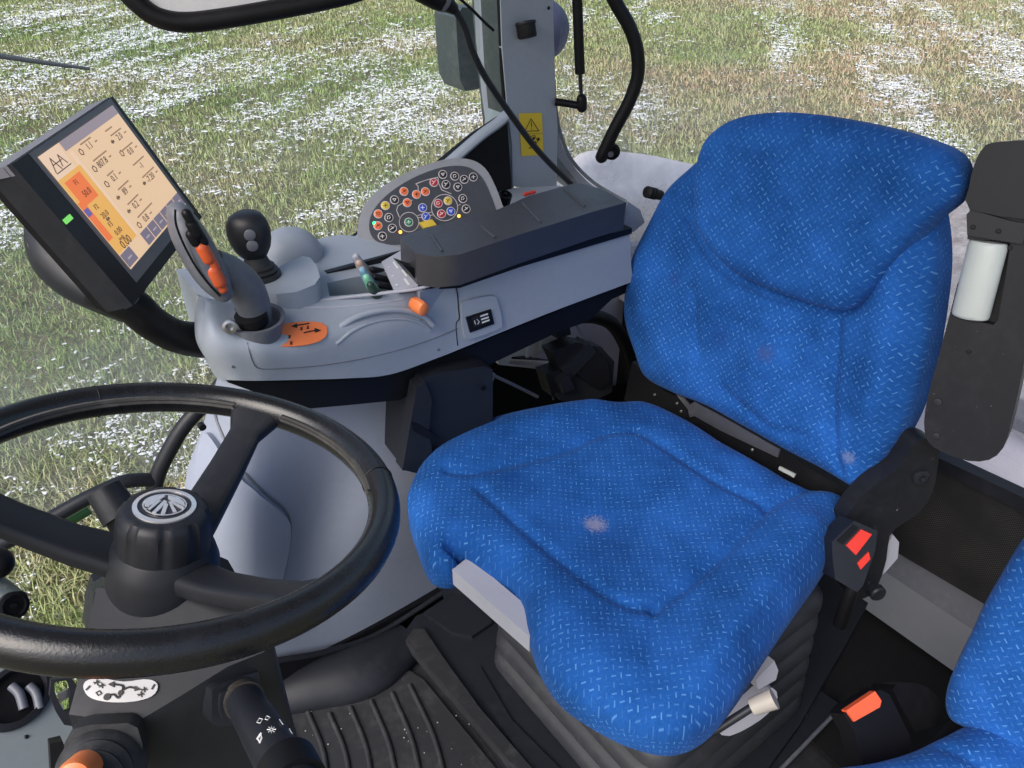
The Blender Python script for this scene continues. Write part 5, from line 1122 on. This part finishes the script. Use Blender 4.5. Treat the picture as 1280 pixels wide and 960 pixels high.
plate('dark_foot',[(62,930),(78,926),(84,940),(88,1000),(66,1000)],dep(74,950,.66),bn_,.02,BLKD,br,bw=.005)
wl=thing('window_lever',dep(5,750,.8),'short grey tube lever with black round tip at the left picture edge','lever')
tube('arm',[dep(-60,690,.85),dep(-20,728,.82),dep(16,756,.80)],.0155,TEAL,wl,seg=26,smooth=False)
lathe('tip',dep(17,757,.795),Vector((.3,-.75,.35)),[(.0145,-.006),(.0145,.002),(.011,.003),(.010,-.001),(.004,-.001),(.003,.002)],BLKD,wl,seg=28,sx=1.0)
tube('ball',[dep(-10,705,.80),dep(-4,704,.80)],.0165,BLKD,wl,smooth=False,rnd=True,seg=24)
# front frame tubes (right front corner of the cab)
ff=thing('front_frame',(.1,1.45,.3),'black tubular frame fork outside behind the steering wheel','frame')
fr=lambda x,y,Y=1.45:onY(x,y,Y)
tube('upright_tube',[fr(285,470),fr(262,498),fr(232,530),fr(212,562),fr(196,598),fr(186,650),fr(180,700),fr(176,790)],.0165,BLK,ff,seg=18)
tube('branch_tube',[fr(196,600),fr(172,600),fr(150,604),(fr(110,622)),fr(60,650),fr(10,676),fr(-60,710)],.0150,BLK,ff,seg=18)
tube('green_reflection',[fr(112,636,1.47),fr(70,660,1.47),fr(40,676,1.47)],.012,plastic('green_reflection_tint',(.03,.12,.03),.5),ff,seg=10)  # solid strip coloured as a green reflection in the tinted glass
plate('lower_post',[(112,760),(120,735),(180,720),(190,800),(112,800)],(0,1.2,0),PN,.04,BLK,ff,bw=.01)
# upper left mirror with black frame and wiper line
um=thing('upper_mirror',dep(300,-30,1.0),'pale interior mirror in a thick black rounded frame at the top edge','mirror')
UN=(CAM-dep(300,0,1.0)); UN=Vector((UN.x,UN.y,.10)).normalized(); UO=dep(300,0,1.0)
pts_=[(130,-70),(150,-22),(172,4),(198,22),(232,28),(280,23),(350,11),(410,-1),(450,-12),(480,-30),(490,-70),(480,-200),(140,-200)]
tube('mirror_frame',[onP(x,y,UO,UN) for x,y in pts_]+[onP(130,-70,UO,UN)],.0125,BLKD,um,seg=18,sub=6)
plate('mirror_glass',[(140,-190),(150,-40),(190,10),(240,20),(340,6),(410,-6),(450,-20),(475,-60),(475,-190)],UO,UN,.006,plastic('mirror_sky_white',(.60,.60,.62),.3,dirt=.1),um,bw=.001,lift=-.002)  # the mirrored sky is painted as a plain white pane
wi=thing('wiper_arm',(-.2,1.7,1),'thin grey wiper arm outside the upper left window','wiper')
tube('arm',[onY(-60,60,1.7),onY(0,70,1.7),onY(60,79,1.7),onY(112,86,1.7)],[.006,.005,.004,.003],GREY2,wi,seg=10)

# ============================================================ PASSENGER SEAT + ORANGE BUCKLE
ps=thing('passenger_seat',(.95,.05,0),'second blue patterned seat cut off by the lower right corner','seat')
FP=fabric('blue_velour_passenger',())
pz=.44
pc1=[(1000,966,-.02),(1040,950,-.01),(1090,938,0),(1140,925,0),(1185,905,0),(1230,885,0),(1330,860,0),(1500,900,0),(1500,1150,0),(1250,1250,0),(1000,1150,-.02),(960,1020,-.03)]
PSO=onZ(1200,960,pz)
pillow('seat_cushion',pc1,PSO,(0,0,1),(1,0,0),FP,ps,rh=.05,rv=.045,wall=.04,bumps=(),seams=[('groove',[(1180,930),(1230,960),(1300,1000)],.01,.006)])
PN2=Vector((-.93,-.20,.26)).normalized(); PO2=onZ(1230,930,pz+.02)+Vector((.05,0,0))
pb1=[(1420,600,0),(1330,640,0),(1290,676,-.02),(1266,700,-.03),(1243,738,-.03),(1222,775,-.03),(1204,815,-.03),(1186,852,-.03),(1180,880,-.03),(1186,905,-.02),(1220,935,0),(1280,980,0),(1400,1060,0),(1520,1000,0),(1560,800,0),(1520,640,0)]
pillow('backrest',pb1,PO2,PN2,(0,-1,0),FP,ps,rh=.05,rv=.045,wall=.05,bumps=())
bmx=bmesh.new(); add_box(bmx,(.92,.0,.19),AX,(.42,.30,.36)); bevel(bmx,.02); fin('seat_base',bmx,BLKD,ps)
ob=thing('seat_belt_buckle',onZ(1110,905,.1),'black seat belt buckle with orange release button between the two seats','buckle')
on_=Vector((-.15,-.62,.77)).normalized(); OO=dep(1085,885,1.15)
plate('housing',[(1055,893),(1062,884),(1100,862),(1112,868),(1118,880),(1140,925),(1135,945),(1080,960),(1068,915)],OO,on_,.035,BLKD,ob,bw=.004)
plate('button',[(1058,888),(1094,864),(1102,876),(1100,884),(1068,902)],OO,on_,.012,plastic('orange_red_button',(.85,.13,.05),.35,dirt=.05),ob,bw=.0015,lift=.004)
plate('boot',[(1116,862),(1130,855),(1150,855),(1170,868),(1178,885),(1170,905),(1150,915),(1142,910)],OO,on_,.05,BLKD,ob,bw=.010,lift=-.02,smooth=2)
